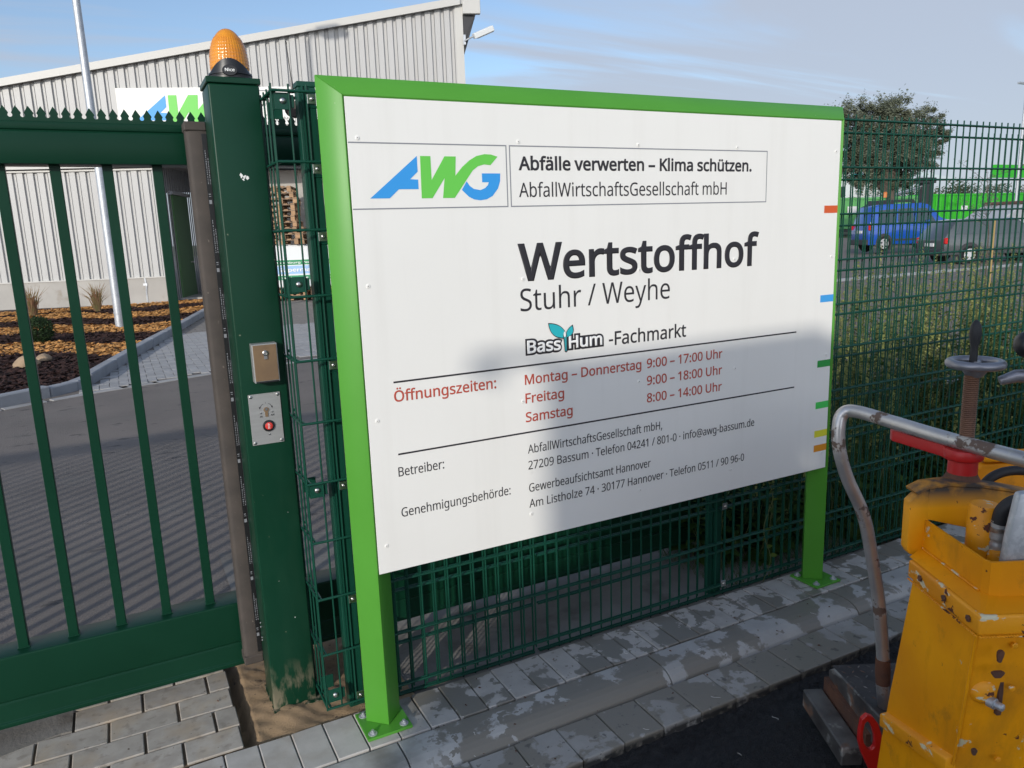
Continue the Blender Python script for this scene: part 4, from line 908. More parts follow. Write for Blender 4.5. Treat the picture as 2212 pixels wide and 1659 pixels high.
# ------------------------------------------------------------------ far side: skips, boxes, trees
def boxthing(name, x0, x1, y, dep, z0, z1, m, lab, cat, ribs=0, group=None, rim=True):
    t = thing(name, ((x0 + x1) / 2, y + dep / 2, z0), lab, cat, group)
    MB().box((x0, y, z0), (x1, y + dep, z1)).build('body', m, t, bevel=.03)
    if rim: MB().box((x0 - .06, y - .08, z1 - .22), (x1 + .06, y + dep + .06, z1 + .02)).build('rim', m, t, bevel=.02)
    if rim: MB().box((x0 + .1, y + .1, z0 - .32), (x1 - .1, y + dep - .1, z0 - .002)).build('skid', MT['dark'], t)
    for i in range(ribs):
        X = x0 + (i + .5) * (x1 - x0) / ribs
        MB().box((X - .09, y - .13, z0), (X + .09, y - .003, z1 - .23)).build('rib', m, t, bevel=.02)
    return t
YC = 60; kx = YC / 35
def gx(x): return x * kx
boxthing('skip_container', gx(40.5), gx(46.42), YC + .6, 3, .6, 4.05, MT['contg2'], 'pale green skip container at the left end of the row', 'container', 6)
boxthing('skip_container', gx(46.5), gx(50.9), YC + .3, 3, .6, 4.1, MT['contg2'], 'pale green skip container behind the dark loader', 'container', 5)
boxthing('skip_container', gx(51.3), gx(56.9), YC, 3, .6, 4.3, MT['contg'], 'vivid green ribbed skip container right of the loader', 'container', 12)
boxthing('skip_container', gx(57.0), gx(66), YC, 3, .6, 4.32, MT['contg'], 'long vivid green skip container at the right end of the row', 'container', 9)
MB().box((gx(60.6), YC + 2, 6.4), (gx(66), YC + 2.5, 8.05)).build('sign_board', MT['contg2']); o = bpy.data.objects['sign_board']; tag(o, 'plain green board raised high above the green containers', 'board'); o.data.materials[0] = MT['contg']
t = thing('label_plate', (gx(43.8), YC + .4, 2.6), 'white rectangular plate on the left pale green container', 'plate'); MB().box((gx(43.3), YC + .40, 2.35), (gx(44.25), YC + .45, 3.1)).build('plate_face', MT['plate'], t)
t = thing('label_plate', (gx(55.3), YC - .2, 2.6), 'small white plate on the vivid green ribbed container', 'plate'); MB().box((gx(54.8), YC - .20, 2.25), (gx(55.5), YC - .15, 2.85)).build('plate_face', MT['plate'], t)
YT = 65; ty = YT / 35
def gt(x): return x * ty
def gz_(z): return 1.55 + (z - 1.55) * ty
tk = boxthing('truck_body', gt(42.0), gt(46.45), YT, 4, gz_(2.95), gz_(4.56), MT['truckw'], 'white lorry box with teal lettering rising behind the pale green container', 'lorry', rim=False)
MB().box((gt(43.1), YT - .05, gz_(4.0)), (gt(44.1), YT - .01, gz_(4.46))).build('teal_panel', MT['teal_ink'], tk)
MB().box((gt(43.1), YT - .06, gz_(4.46)), (gt(46.4), YT - .01, gz_(4.50))).build('teal_stripe', MT['teal_ink'], tk)
text('KIRO', gt(43.4), gt(44.95), gz_(3.95), .42, MT['teal_dark'], tk, .02, fn=lambda X, Z: (X, YT - .1, Z), shear=.2)
MB().box((gt(42.1), YT - .2, gz_(3.05)), (gt(42.5), YT - .01, gz_(3.7))).build('mirror', MT['dark'], tk, bevel=.05)
# the loader / lifting truck behind the van
fk = thing('telescopic_loader', (42, 31, 0), 'dark loader with a raised mast and orange lamp behind the blue van', 'loader')
def lk(x): return x * 30 / 26
s_ = 30 / 26
def lz(z): return 1.55 + (z - 1.55) * s_
MB().box((lk(37.62), 30, 0), (lk(38.02), 30.4, lz(3.5))).box((lk(38.10), 30, 0), (lk(38.4), 30.4, lz(3.5))).box((lk(37.4), 29.9, lz(3.3)), (lk(38.45), 30.5, lz(3.58))).build('mast', MT['dark'], fk, bevel=.03)
MB().tube([(lk(35.7), 30.2, lz(2.8)), (lk(38.0), 30.2, lz(3.22))], .05, 8).tube([(lk(35.7), 30.3, lz(2.72)), (lk(38.0), 30.3, lz(3.10))], .04, 8).build('lift_arm', MT['zinc'], fk)
cb = MB().prism([(34.6, 1.2), (34.75, 2.05), (35.1, 2.5), (36.9, 2.52), (37.2, 2.0), (37.3, 1.2)], lambda a, c, h: (lk(a), h, lz(c)), 30, 31.6).build('cab', MT['dark'], fk, bevel=.05)
MB().prism([(35.25, 1.9), (35.4, 2.35), (36.6, 2.36), (36.85, 1.9)], lambda a, c, h: (lk(a), h, lz(c)), 29.95, 29.99).build('cab_window', MT['contg2'], fk)
MB().lathe([(.17, 0), (.16, .26), (.08, .32)], (lk(34.95), 30.3, lz(2.62)), 14).build('warning_lamp', mat('orange_lamp', (.45, .13, .02), .4), fk)
MB().box((lk(34.4), 30, .5), (lk(37.6), 31.5, 1.4)).build('chassis', MT['dark'], fk, bevel=.05)
for X in (40.3, 42.6): MB().cyl((X, 29.8, .6), (X, 30.2, .6), .6, 20).build('wheel', MT['tyre'], fk)
# street lamps far away
for X, Y, H_, lab in ((35.2 * 2, 40.0, 12.3, 'slim pale lamp post at the right edge of the view'), (29.4 * 2.4, 48, 7.0, 'distant short lamp post beside the loader mast')):
    t = thing('street_lamp', (X, Y, 0), lab, 'lamp post', 'lamp posts beyond the fence')
    MB().cyl((X, Y, 0), (X, Y, H_), .14, 8, .09).build('shaft', MT['zinc'], t); MB().box((X - 1.2, Y - .1, H_), (X + 1.2, Y + .1, H_ + .15)).build('lamp_head', MT['zinc'], t)
# grey hopper
hp = thing('hopper', (38.5, 22, 0), 'pale grey angular hopper standing right of the parked cars', 'hopper')
MB().prism([(37.4, 0), (37.6, 1.3), (39.4, 2.05), (42, 2.2), (42, 0)], lambda a, c, h: (a, h, c), 22, 24).build('hopper_body', MT['clad_dark'], hp, bevel=.04)
MB().prism([(39.3, 2.07), (39.6, 2.2), (41.8, 2.24), (41.8, 2.20)], lambda a, c, h: (a, h, c), 21.95, 24).build('hopper_rim', MT['rusty'], hp)

# ------------------------------------------------------------------ cars
def car(name, L_, Wd, H_, prof, glassprof, m, loc, rot, lab, wheels, wr=.3, tail_at=None, estate=False, pillars=()):
    t = thing(name, (0, 0, 0), lab, 'car')
    # x runs from the rear (0) to the front (L)
    b = MB(); n = len(prof)
    half = Wd / 2
    def yw(z): return half * (1 - .16 * max(0, (z - H_ * .55) / (H_ * .45)))
    vs = [(x, -yw(z), z) for x, z in prof] + [(x, yw(z), z) for x, z in prof]
    b.add(vs, [tuple(range(n))[::-1], tuple(range(n, 2*n))] + [(i, (i+1) % n, n+(i+1) % n, n+i) for i in range(n)])
    b.build('body', m, t, bevel=.035, seg=2, smooth=50)
    for gp_ in glassprof:
        for sgn in (-1, 1):
            q = [(x, sgn * (yw(z) + .004), z) for x, z in gp_]
            q2 = [(x, sgn * (yw(z) - .02), z) for x, z in gp_]; k = len(q)
            MB().add(q + q2, [tuple(range(k)), tuple(range(k, 2*k))[::-1]] + [(i, (i+1) % k, k+(i+1) % k, k+i) for i in range(k)]).build('side_window', MT['glass'], t)
    # rear window and lights
    (xa, za), (xb, zb) = tail_at
    MB().add([(xa - .012, -half * .72, za), (xa - .012, half * .72, za), (xb - .012, half * .66, zb), (xb - .012, -half * .66, zb), (xa + .02, -half * .72, za), (xa + .02, half * .72, za), (xb + .02, half * .66, zb), (xb + .02, -half * .66, zb)], [(0,3,2,1), (4,5,6,7), (0,1,5,4), (1,2,6,5), (2,3,7,6), (3,0,4,7)]).build('rear_window', MT['glass'], t)
    for sgn in (-1, 1): MB().box((-.025, sgn * (half - .02) - .10, H_ * .46), (.07, sgn * (half - .02) + .028, H_ * .46 + .20)).build('tail_light', MT['tail'], t, bevel=.02)
    MB().box((-.045, -.26, H_ * .40), (-.02, .26, H_ * .40 + .11)).build('number_plate', MT['plate'], t)
    MB().box((-.10, -half + .02, .28), (.05, half - .02, .50)).build('rear_bumper', MT['dark'], t, bevel=.03); MB().box((L_ - .1, -half + .02, .28), (L_ + .06, half - .02, .50)).build('front_bumper', MT['dark'], t, bevel=.03)
    MB().box((L_ * .3, -half - .012, .42), (L_ * .68, -half + .01, .50)).build('rub_strip', MT['dark'], t)
    for xw in wheels:
        for sgn in (-1, 1):
            w_ = MB().lathe([(wr * .62, -.09), (wr * .93, -.09), (wr, -.06), (wr, .06), (wr * .93, .09), (wr * .62, .09)], (xw, sgn * (half - .08), wr), 28, (0, 1, 0)).build('wheel', MT['tyre'], t, smooth=40)
            MB().cyl((xw, sgn * (half - .08) + .085 * sgn, wr), (xw, sgn * (half - .08) + .1 * sgn, wr), wr * .62, 20).build('rim', MT['rim'], w_)
            bb = MB()
            for k in range(5):
                a = 2 * PI * k / 5 + .3; bb.cyl((xw + math.cos(a) * wr * .4, sgn * (half + .024), wr + math.sin(a) * wr * .4), (xw + math.cos(a) * wr * .4, sgn * (half + .028), wr + math.sin(a) * wr * .4), wr * .13, 8)
            bb.build('rim_hole', MT['dark'], w_)
            MB().lathe([(wr + .05, -.02), (wr + .065, 0), (wr + .05, .01)], (xw, sgn * (half - .01), wr + .02), 28, (0, 1, 0)).build('wheel_arch', MT['dark'], t)
    MB().box((L_ * .62, -half - .15, H_ * .58), (L_ * .66, -half, H_ * .58 + .12)).build('door_mirror', m, t, bevel=.03)
    t.location = loc; t.rotation_euler = (0, 0, rot)
    if 'van' in name: t.scale = (1.0, 1.0, 1.14)
    return t
hr = math.atan2(-.443, .894)
vanp = [(.0, .28), (-.02, .85), (.10, 1.30), (.26, 1.76), (.5, 1.84), (2.4, 1.86), (2.75, 1.78), (3.25, 1.28), (3.9, 1.08), (4.05, .85), (4.1, .28)]
van = car('blue_van', 4.1, 1.7, 1.86, vanp, [[(.42, 1.10), (.46, 1.62), (1.20, 1.66), (1.20, 1.08)], [(1.32, 1.08), (1.32, 1.66), (2.02, 1.67), (2.02, 1.08)], [(2.16, 1.07), (2.16, 1.66), (2.62, 1.66), (3.05, 1.10)]],
    MT['vblue'], (30.75, 24.3, 0.1), hr, 'bright blue high-roofed family van parked beyond the fence', (.72, 3.3), .32, ((-.012, .80), (.24, 1.66)))
bp_ = [(.0, .3), (-.02, .85), (.35, 1.0), (.95, 1.40), (2.2, 1.44), (3.0, .98), (3.95, .82), (4.05, .6), (4.0, .3)]
car('blue_car', 4.0, 1.66, 1.44, bp_, [[(.6, .95), (1.0, 1.30), (1.7, 1.34), (1.7, .93)], [(1.8, .93), (1.8, 1.34), (2.2, 1.34), (2.75, .95)]], MT['cblue'], (30.3, 19.8, 0), hr, 'dark blue hatchback between the van and the grey estate car', (.7, 3.2), .3, ((.36, .98), (.85, 1.32)))
ep_ = [(.0, .3), (-.03, .82), (.10, 1.02), (.42, 1.42), (.9, 1.47), (2.4, 1.44), (3.1, 1.0), (4.2, .84), (4.45, .65), (4.45, .3)]
car('estate_car', 4.45, 1.7, 1.47, ep_, [[(.38, .98), (.55, 1.34), (1.35, 1.37), (1.35, .96)], [(1.45, .96), (1.45, 1.37), (2.05, 1.37), (2.05, .95)], [(2.15, .95), (2.15, 1.36), (2.4, 1.35), (2.9, .98)]], MT['cgrey'], (24.75, 16.75, 0), hr, 'grey estate car with a red tail light nearest the fence', (.85, 3.5), .31, ((.12, 1.0), (.38, 1.34)))

# ------------------------------------------------------------------ trees
def tree(name, loc, crowns, trunk_h, leafn, leafs, m, lab, seed, cat='tree'):
    rg = random.Random(seed); t = thing(name, loc, lab, cat); X, Y, Z = loc
    b = MB(); b.tube([(X, Y, -.2), (X + .1, Y, trunk_h * .5), (X, Y + .1, trunk_h)], [.45, .36, .3], 10)
    for c in crowns: b.tube([(X, Y, trunk_h * .6), ((X + c[0]) / 2, (Y + c[1]) / 2, (trunk_h * .7 + c[2]) / 2 + .3), (c[0], c[1], c[2] + c[3] * .3)], [.24, .13, .03], 6)
    b.build('trunk', MT['bark'], t)
    b = MB()
    for cx_, cy_, cz_, rad in crowns:
        n = int(leafn * rad * rad / sum(k[3] ** 2 for k in crowns)); ncl = max(12, int(rad * 26)); cl = []
        for _ in range(ncl):
            v = Vector((rg.gauss(0, 1), rg.gauss(0, 1), rg.gauss(0, 1))).normalized() * rad * rg.uniform(.45, 1.06); cl.append((Vector((cx_, cy_, cz_)) + Vector((v.x, v.y, v.z * .85)), rad * rg.uniform(.14, .3), v.normalized()))
        for i in range(n):
            c, cr_, dd = cl[rg.randrange(ncl)]; p = c + Vector((rg.gauss(0, .5), rg.gauss(0, .5), rg.gauss(0, .42))) * cr_
            if rg.random() < .12: p = p + (dd + Vector((0, 0, .6))) * rg.uniform(.1, .35)
            a = Vector((rg.gauss(0, 1), rg.gauss(0, 1), rg.gauss(.4, 1))).normalized(); e = a.orthogonal().normalized(); k = leafs * rg.uniform(.6, 1.4)
            b.add([p - a * k, p + e * k * .5, p + a * k, p - e * k * .5], [(0, 1, 2, 3)])
    b.build('crown', m, t); return t
tree('tree', (56.5, 42, 0), [(50.2, 42, 8.5, 1.7), (52.3, 42.5, 9.2, 1.6), (54.5, 42, 9.4, 1.5), (56.8, 42, 9.6, 1.45), (58.0, 42.5, 8.6, 1.25), (60.0, 42, 9.2, 1.45), (61.6, 42, 8.2, 1.1), (51.5, 42, 6.9, 1.9), (54.2, 41.5, 7.1, 2.2), (57.2, 41.5, 6.9, 2.1), (60.2, 42, 6.9, 1.7), (53.2, 42, 5.2, 1.6), (56.9, 42, 4.8, 1.4), (48.2, 42, 7.4, 1.9)], 5.5, 120000, .088, MT['treeleaf'], 'large grey-green poplar-like tree rising behind the fence right of the sign', 4)
for i, (x0, x1, y, hh) in enumerate(((78, 90, 66, 3.3), (96, 112, 70, 3.6), (112, 140, 74, 3.4), (60, 76, 74, 2.6))):
    b = MB(); rg = random.Random(i)
    for k in range(int((x1 - x0) * 420)):
        X = rg.uniform(x0, x1); top = hh + 2.0 + 1.0 * math.sin(X * .7 + i) + .5 * math.sin(X * 2.1); p = Vector((X, y + rg.uniform(-1.5, 1.5), rg.uniform(.5, top))); a = Vector((rg.gauss(0, 1), rg.gauss(0, 1), rg.gauss(0, 1))).normalized(); e = a.orthogonal().normalized(); s = rg.uniform(.10, .24)
        b.add([p - a * s, p + e * s * .6, p + a * s, p - e * s * .6], [(0, 1, 2, 3)])
    tag(b.build('hedge', MT['hedgeleaf']), ['dark distant hedge above the pale containers', 'long low dark treeline on the horizon', 'treeline at the far right of the horizon', 'low scrub left of the loader mast'][i], 'hedge', kind='stuff')
# young staked tree in front of the cars
st = thing('young_tree', (15.2, 9.0, 0), 'thin young tree tied to a yellowish stake in front of the grey car', 'tree')
MB().cyl((15.2, 9.0, 0), (15.2, 9.0, 1.45), .022, 8).build('stake', mat('stake_wood', (.30, .21, .08), .8), st)
b = MB(); b.tube([(15.15, 9.05, 0), (15.12, 9.05, 1.2), (14.85, 9.05, 2.65)], [.014, .011, .003], 6); rg = random.Random(2); lf = MB()
for i in range(16):
    z0 = rg.uniform(1.0, 2.3); base = Vector((15.1 - (z0 - 1.2) * .16, 9.05, z0)); tip = base + Vector((rg.uniform(-.6, .5), rg.uniform(-.4, .4), rg.uniform(.15, .5))); b.tube([base, tip], [.005, .002], 4)
    for k in range(26): 
        p = base.lerp(tip, rg.uniform(.2, 1.05)) + Vector((rg.gauss(0, .03), rg.gauss(0, .03), rg.gauss(0, .03))); a = Vector((rg.gauss(0, 1), rg.gauss(0, 1), rg.gauss(0, 1))).normalized(); e = a.orthogonal().normalized(); s = rg.uniform(.014, .03); lf.add([p - a * s, p + e * s * .6, p + a * s, p - e * s * .6], [(0, 1, 2, 3)])
b.build('trunk', MT['bark'], st); lf.build('crown', MT['treeleaf'], st)

# ------------------------------------------------------------------ tall weeds behind the fence
rg = random.Random(17); WL, WS, WST = MB(), MB(), MB()
def weed(x, y, hh, seedy=True, nl=30, lean=.16):
    p = Vector((x, y, -.03)); tip = p + Vector((rg.uniform(-lean, lean) * hh, rg.uniform(-lean, lean) * hh, hh)); mid = p.lerp(tip, .5) + Vector((rg.uniform(-.03, .03), rg.uniform(-.03, .03), 0))
    WST.tube([p, mid, tip], [.0028, .0022, .001], 3, cap=False)
    for i in range(nl):
        t = rg.uniform(.06, .80 if seedy else .97); q = p.lerp(tip, t); a = rg.uniform(0, 2*PI); ln = rg.uniform(.04, .11) * (1.2 - t * .8); d = Vector((math.cos(a), math.sin(a), rg.uniform(-.3, .6))).normalized(); sd_ = d.cross(Vector((0, 0, 1))).normalized() * ln * rg.uniform(.18, .34)
        q0 = q + d * .008; dr_ = Vector((0, 0, -ln * .2)); WL.add([q0, q0 + d * ln * .5 + sd_, q0 + d * ln + dr_, q0 + d * ln * .5 - sd_], [(0, 1, 2, 3)])
    if seedy:
        spikes = [(tip, hh * .26)]
        for br in range(rg.randint(2, 5)):
            t0 = rg.uniform(.45, .8); q0 = p.lerp(tip, t0); a = rg.uniform(0, 2*PI); L_ = rg.uniform(.10, .22); spikes.append((q0 + Vector((math.cos(a) * .35, math.sin(a) * .35, 1)).normalized() * L_, L_ * .75))
        for top_, L_ in spikes:
            for i in range(int(20 + L_ * 110)):
                k = rg.random(); q = top_ - Vector((0, 0, L_ * k)) + Vector((rg.gauss(0, .004 + .006 * k), rg.gauss(0, .004 + .006 * k), 0)); a_ = Vector((rg.gauss(0, 1), rg.gauss(0, 1), rg.gauss(0, 1))).normalized(); e = a_.orthogonal().normalized(); s = rg.uniform(.004, .009)
                WS.add([q - a_ * s, q + e * s, q + a_ * s, q - e * s], [(0, 1, 2, 3)])
clumps = []
for i in range(120):
    y = 2.5 + rg.random() * 1.65; clumps.append((rg.uniform(max(2.8, y * 1.0), y * 2.35 + .8), y, rg.uniform(.06, .24), rg.uniform(.65, 1.15)))
for i in range(700):
    cl_ = clumps[rg.randrange(120)]; x = rg.gauss(cl_[0], cl_[2] * .8); y = min(4.25, max(2.45, rg.gauss(cl_[1], cl_[2] * .8)))
    if x < 3.2 and rg.random() < .6: continue
    weed(x, y, rg.uniform(.35, .85) if rg.random() < .5 else rg.uniform(.9, 1.4), rg.random() < .7)
for i in range(120): weed(rg.uniform(2.3, 3.4), rg.uniform(2.48, 3.0), rg.uniform(.15, .45), False, 20, .4)
for i in range(14):
    y = rg.uniform(13.2, 14); weed(rg.uniform(y * 1.05, y * 1.9), y, rg.uniform(.35, .8), True, 16)
for o, lab in ((WL.build('weeds', MT['weedleaf']), 'dense green leaves of tall weeds growing behind the fence'), (WS.build('weeds', MT['weedseed']), 'yellowish seed heads of the tall weeds behind the fence'), (WST.build('weeds', MT['stem']), 'thin stems of the tall weeds behind the fence')):
    tag(o, lab, 'weeds', kind='stuff')
# grass blades low at the fence foot
b = MB()
for i in range(5000):
    x = rg.uniform(2.2, 4.6); y = rg.uniform(2.32, 2.9); hh = rg.uniform(.03, .16) * (1 if x > 2.7 else .4); a = rg.uniform(0, 2*PI); p = Vector((x, y, -.03)); t_ = p + Vector((math.cos(a) * hh * .6, math.sin(a) * hh * .6, hh)); b.add([p + Vector((.002, 0, 0)), p - Vector((.002, 0, 0)), t_], [(0, 1, 2)])
tag(b.build('grass', MT['weedleaf']), 'short grass blades along the foot of the fence', 'grass', kind='stuff')
def leaf_shape(b, p, d, up, ln, wd_, n=6):
    d = Vector(d).normalized(); sdv = d.cross(Vector(up)).normalized(); c = []
    L1 = [Vector(p) + d * ln * t + sdv * wd_ * math.sin(PI * t ** .8) - Vector((0, 0, ln * .25 * t * t)) for t in [i / n for i in range(n + 1)]]
    L2_ = [Vector(p) + d * ln * t - sdv * wd_ * math.sin(PI * t ** .8) - Vector((0, 0, ln * .25 * t * t)) for t in [i / n for i in range(n + 1)]]
    vs = L1 + L2_; b.add(vs, [(i, i + 1, n + 2 + i, n + 1 + i) for i in range(n)])
dk = thing('dock_plant', (3.12, 2.42, -.03), 'broad-leaved dock plant with holes in its leaf at the paving edge', 'plant')
for a, ln, el in ((-100, .17, .9), (-60, .2, .7), (-140, .18, .5), (-20, .16, .8), (60, .15, .8)):
    b = MB(); leaf_shape(b, (3.12, 2.40, -.02), (math.cos(R(a)), math.sin(R(a)), el * 1.6), (0, -1, .2), ln, .035); b.build('leaf', MT['dock'], dk)
bv = thing('bindweed', (2.40, 2.30, 0), 'pale green climbing bindweed twining up the fence left of the right sign post', 'plant')
pth = [(2.40 + .02 * math.sin(z * 22), 2.285 + .012 * math.cos(z * 22), z) for z in [i * .02 - .02 for i in range(30)]]
MB().tube(pth, .0016, 5).build('stem', MT['stem'], bv)
for i in range(13):
    z = .03 + i * .042; a = rg.uniform(150, 380); b = MB(); leaf_shape(b, (2.40 + .02 * math.sin(z * 22), 2.283, z), (math.cos(R(a)), -.5, rg.uniform(.1, .7)), (0, -1, .1), rg.uniform(.03, .045), .011, 4); b.build('leaf', MT['dock'], bv)
cf = thing('cornflower', (2.80, 2.40, 0), 'single blue cornflower blooming in the shade behind the fence', 'flower')
b = MB(); c0 = Vector((2.765, 2.36, .392))
for i in range(22):
    a = 2 * PI * i / 22; d = Vector((math.cos(a), -.3 + rg.uniform(-.3, .3), math.sin(a))); b.add([c0, c0 + d * .018 + Vector((.005, 0, .005)), c0 + d * .021, c0 + d * .018 - Vector((.005, 0, .005))], [(0, 1, 2, 3)])
b.build('petals', MT['blue_petal'], cf); MB().tube([(2.80, 2.42, -.02), (2.785, 2.40, .2), tuple(c0)], .0015, 5).build('stem', MT['stem'], cf)

# ------------------------------------------------------------------ yellow road machine at the right
mu = Vector((.45, .89, 0)).normalized(); mv = Vector((mu.y, -mu.x, 0))
def m3(u, v, z): return tuple(mu * u + mv * v + Vector((0, 0, z)))
mc = thing('road_machine', m3(1.8, 1.3, -.08), 'worn yellow road surfacing machine with a grey steel handrail and chipped paint', 'road machine')
Yw, Yc = MT['yellow'], MT['yellow_worn']
b = MB()
lev = [(.690, 1.462, 1.722, .972, 1.60), (.45, 1.488, 1.768, .972, 1.60), (.34, 1.502, 1.790, .972, 1.60), (.18, 1.522, 1.818, .972, 1.62), (-.075, 1.555, 1.855, .975, 1.64)]
vs = []
for z, ua, ub, va, vb in lev: vs += [m3(ua, va, z), m3(ub, va, z), m3(ub, vb, z), m3(ua, vb, z)]
b.add(vs, [(0,1,2,3), (16,19,18,17)] + [(4*i+k, 4*i+(k+1) % 4, 4*i+4+(k+1) % 4, 4*i+4+k) for i in range(4) for k in range(4)])
b.build('lower_body', Yw, mc, bevel=.008, seg=3, smooth=35)
def mbox(b, u0, u1, v0, v1, z0, z1):
    vs = [m3(u, v, z) for z in (z0, z1) for u, v in ((u0, v0), (u1, v0), (u1, v1), (u0, v1))]
    return b.add(vs, [(0,3,2,1), (4,5,6,7), (0,1,5,4), (1,2,6,5), (2,3,7,6), (3,0,4,7)])
b = MB(); mbox(b, 1.436, 1.720, .958, 1.62, .692, .737); b.build('collar', Yc, mc, bevel=.006, seg=3, smooth=40)
b = MB(); q = [m3(1.505, .955, .352), m3(1.800, .955, .262), m3(1.800, .955, .225), m3(1.505, .955, .315)]; q2 = [m3(1.500, .990, .365), m3(1.795, .990, .275), m3(1.795, .990, .225), m3(1.505, .990, .315)]
b.add(q + q2, [(0,1,2,3), (7,6,5,4), (0,4,5,1), (1,5,6,2), (2,6,7,3), (3,7,4,0)]); b.build('stiffener', Yc, mc, bevel=.004, seg=2, smooth=40)
b = MB()
plan = [(1.75, 1.006), (1.515, 1.006), (1.497, 1.012), (1.490, 1.030), (1.490, 1.115)]; inn = [(1.75, 1.012), (1.517, 1.012), (1.503, 1.017), (1.497, 1.032), (1.497, 1.115)]
zt_ = [.826, .826, .827, .829, .830]
for k in range(4):
    q = [plan[k], plan[k+1], inn[k+1], inn[k]]; zz_ = [zt_[k], zt_[k+1], zt_[k+1], zt_[k]]
    base_ = [(plan[k][0] - .012 * (k > 1), plan[k][1] - .02), (plan[k+1][0] - .012 * (k > 0), plan[k+1][1] - .02 * (k < 3))]
    b.add([m3(*plan[k], .752), m3(*plan[k+1], .752), m3(*plan[k+1], zt_[k+1]), m3(*plan[k], zt_[k]), m3(*inn[k], .752), m3(*inn[k+1], .752), m3(*inn[k+1], zt_[k+1]), m3(*inn[k], zt_[k])], [(0,1,2,3), (7,6,5,4), (3,2,6,7)])
# flared foot of the shell running out to the collar
foot_ = [(1.73, .966), (1.45, .966), (1.444, .972), (1.442, .985), (1.442, 1.115)]
for k in range(4): b.add([m3(*foot_[k], .738), m3(*foot_[k+1], .738), m3(*plan[k+1], .7525), m3(*plan[k], .7525)], [(0, 1, 2, 3)])
b.build('upper_shell', Yw, mc, smooth=50)
b = MB(); mbox(b, 1.505, 1.744, 1.018, 1.6, .742, .750); b.build('inner_floor', MT['dark'], mc)
hpz = [(.966, .872), (.966, .752), (.975, .735), (1.004, .726), (1.010, .745), (1.012, .826), (1.126, .797), (1.150, .790), (1.30, .775), (1.30, .868), (1.216, .888), (1.14, .902), (1.06, .909), (1.01, .904), (.983, .890)]
b = MB()
# split into convex strips so the notch reads cleanly
b.prism([(.966, .872), (.966, .752), (.975, .737), (1.016, .728), (1.016, .826), (1.012, .9045), (.983, .890)], lambda a, c, h: m3(h, a, c), 1.745, 1.775)
b.prism([(1.012, .826), (1.126, .797), (1.30, .775), (1.30, .868), (1.216, .888), (1.14, .902), (1.06, .909), (1.012, .9045)], lambda a, c, h: m3(h, a, c), 1.745, 1.775)
b.build('head_plate', MT['soot'], mc, bevel=.003, seg=2, smooth=40)
b = MB(); b.prism([(.983, .891), (1.01, .9055), (1.06, .911), (1.14, .904), (1.216, .890), (1.30, .870), (1.30, .876), (1.216, .896), (1.14, .910), (1.06, .917), (1.01, .912), (.980, .897)], lambda a, c, h: m3(h, a, c), 1.742, 1.795); b.build('head_cover', MT['soot'], mc, smooth=40)
b = MB(); mbox(b, 1.735, 1.79, 1.02, 1.6, -.05, .74); b.build('rear_block', Yw, mc)
AX = (1.80, 1.122)
def al(b, prof, ax=AX, n=28): return b.lathe(prof, m3(ax[0], ax[1], 0), n)
al(MB(), [(.052, .898), (.042, .908), (.035, .920), (.031, .935)]).build('sooty_boss', MT['rusty'], mc, smooth=50)
rd = al(MB(), [(.034, .905), (.033, .958), (.042, .962), (.044, .966), (.044, .984), (.042, .987), (.018, .987)]).build('red_collar', MT['redp'], mc, smooth=40)
b = MB(); b.prism([(1.80, 1.085), (1.84, 1.088), (1.99, 1.040), (2.012, 1.045), (2.022, 1.060), (2.012, 1.075), (1.90, 1.112), (1.845, 1.135), (1.81, 1.158), (1.78, 1.15)], lambda a, c, h: m3(a, c, h), .956, .9865); b.build('lever', MT['redp'], mc, bevel=.003, seg=2, smooth=40)
pr = [(.0165, .975)]; z = .985
while z < 1.168: pr += [(.0172, z), (.0158, z + .0025)]; z += .005
al(MB(), pr + [(.0165, 1.172)], (1.80, 1.126), 24).build('screw_spindle', MT['thread'], mc, smooth=20)
wc = (1.80, 1.132)
hwl = al(MB(), [(.018, 1.168), (.026, 1.180), (.030, 1.190), (.014, 1.196), (.012, 1.206)], wc).build('wheel_hub', MT['wheelsteel'], mc, smooth=40)
b = MB(); n = 48; c0 = Vector(m3(wc[0], wc[1], 1.200)); loop = [c0 + Vector((math.cos(2*PI*i/n) * .0545, math.sin(2*PI*i/n) * .0545, 0)) for i in range(n + 1)]
b.tube(loop, .0112, 12, cap=False)
for a in (20, 140, 260): b.cyl(c0 + Vector((0, 0, -.004)), c0 + Vector((math.cos(R(a)) * .05, math.sin(R(a)) * .05, 0)), .006, 8)
b.build('handwheel', MT['wheelsteel'], mc, smooth=60)
al(MB(), [(.009, 1.200), (.0085, 1.222), (.008, 1.238), (.0115, 1.256), (.0135, 1.274), (.0115, 1.292), (.006, 1.303), (.001, 1.307)], (1.80, 1.126), 20).build('grip', MT['black_rubber'], mc, smooth=60)
# lever with a ball knob at the right edge
kn = MB().lathe([(.001, -.034), (.018, -.030), (.030, -.014), (.034, .002), (.029, .017), (.016, .028), (.001, .031)], m3(1.80, 1.258, 1.242), 24, (.5, .1, .3)).tube([m3(1.80, 1.262, 1.23), m3(1.80, 1.268, 1.19), m3(1.80, 1.262, 1.15)], [.016, .011, .012], 12).build('ball_knob', MT['black'], mc, smooth=60)
b = MB().tube([m3(1.82, 1.208, 1.150), m3(1.81, 1.24, 1.163), m3(1.79, 1.30, 1.165), m3(1.76, 1.38, 1.160)], [.011, .016, .017, .017], 14); b.build('control_handle', MT['wheelsteel'], mc, smooth=60)
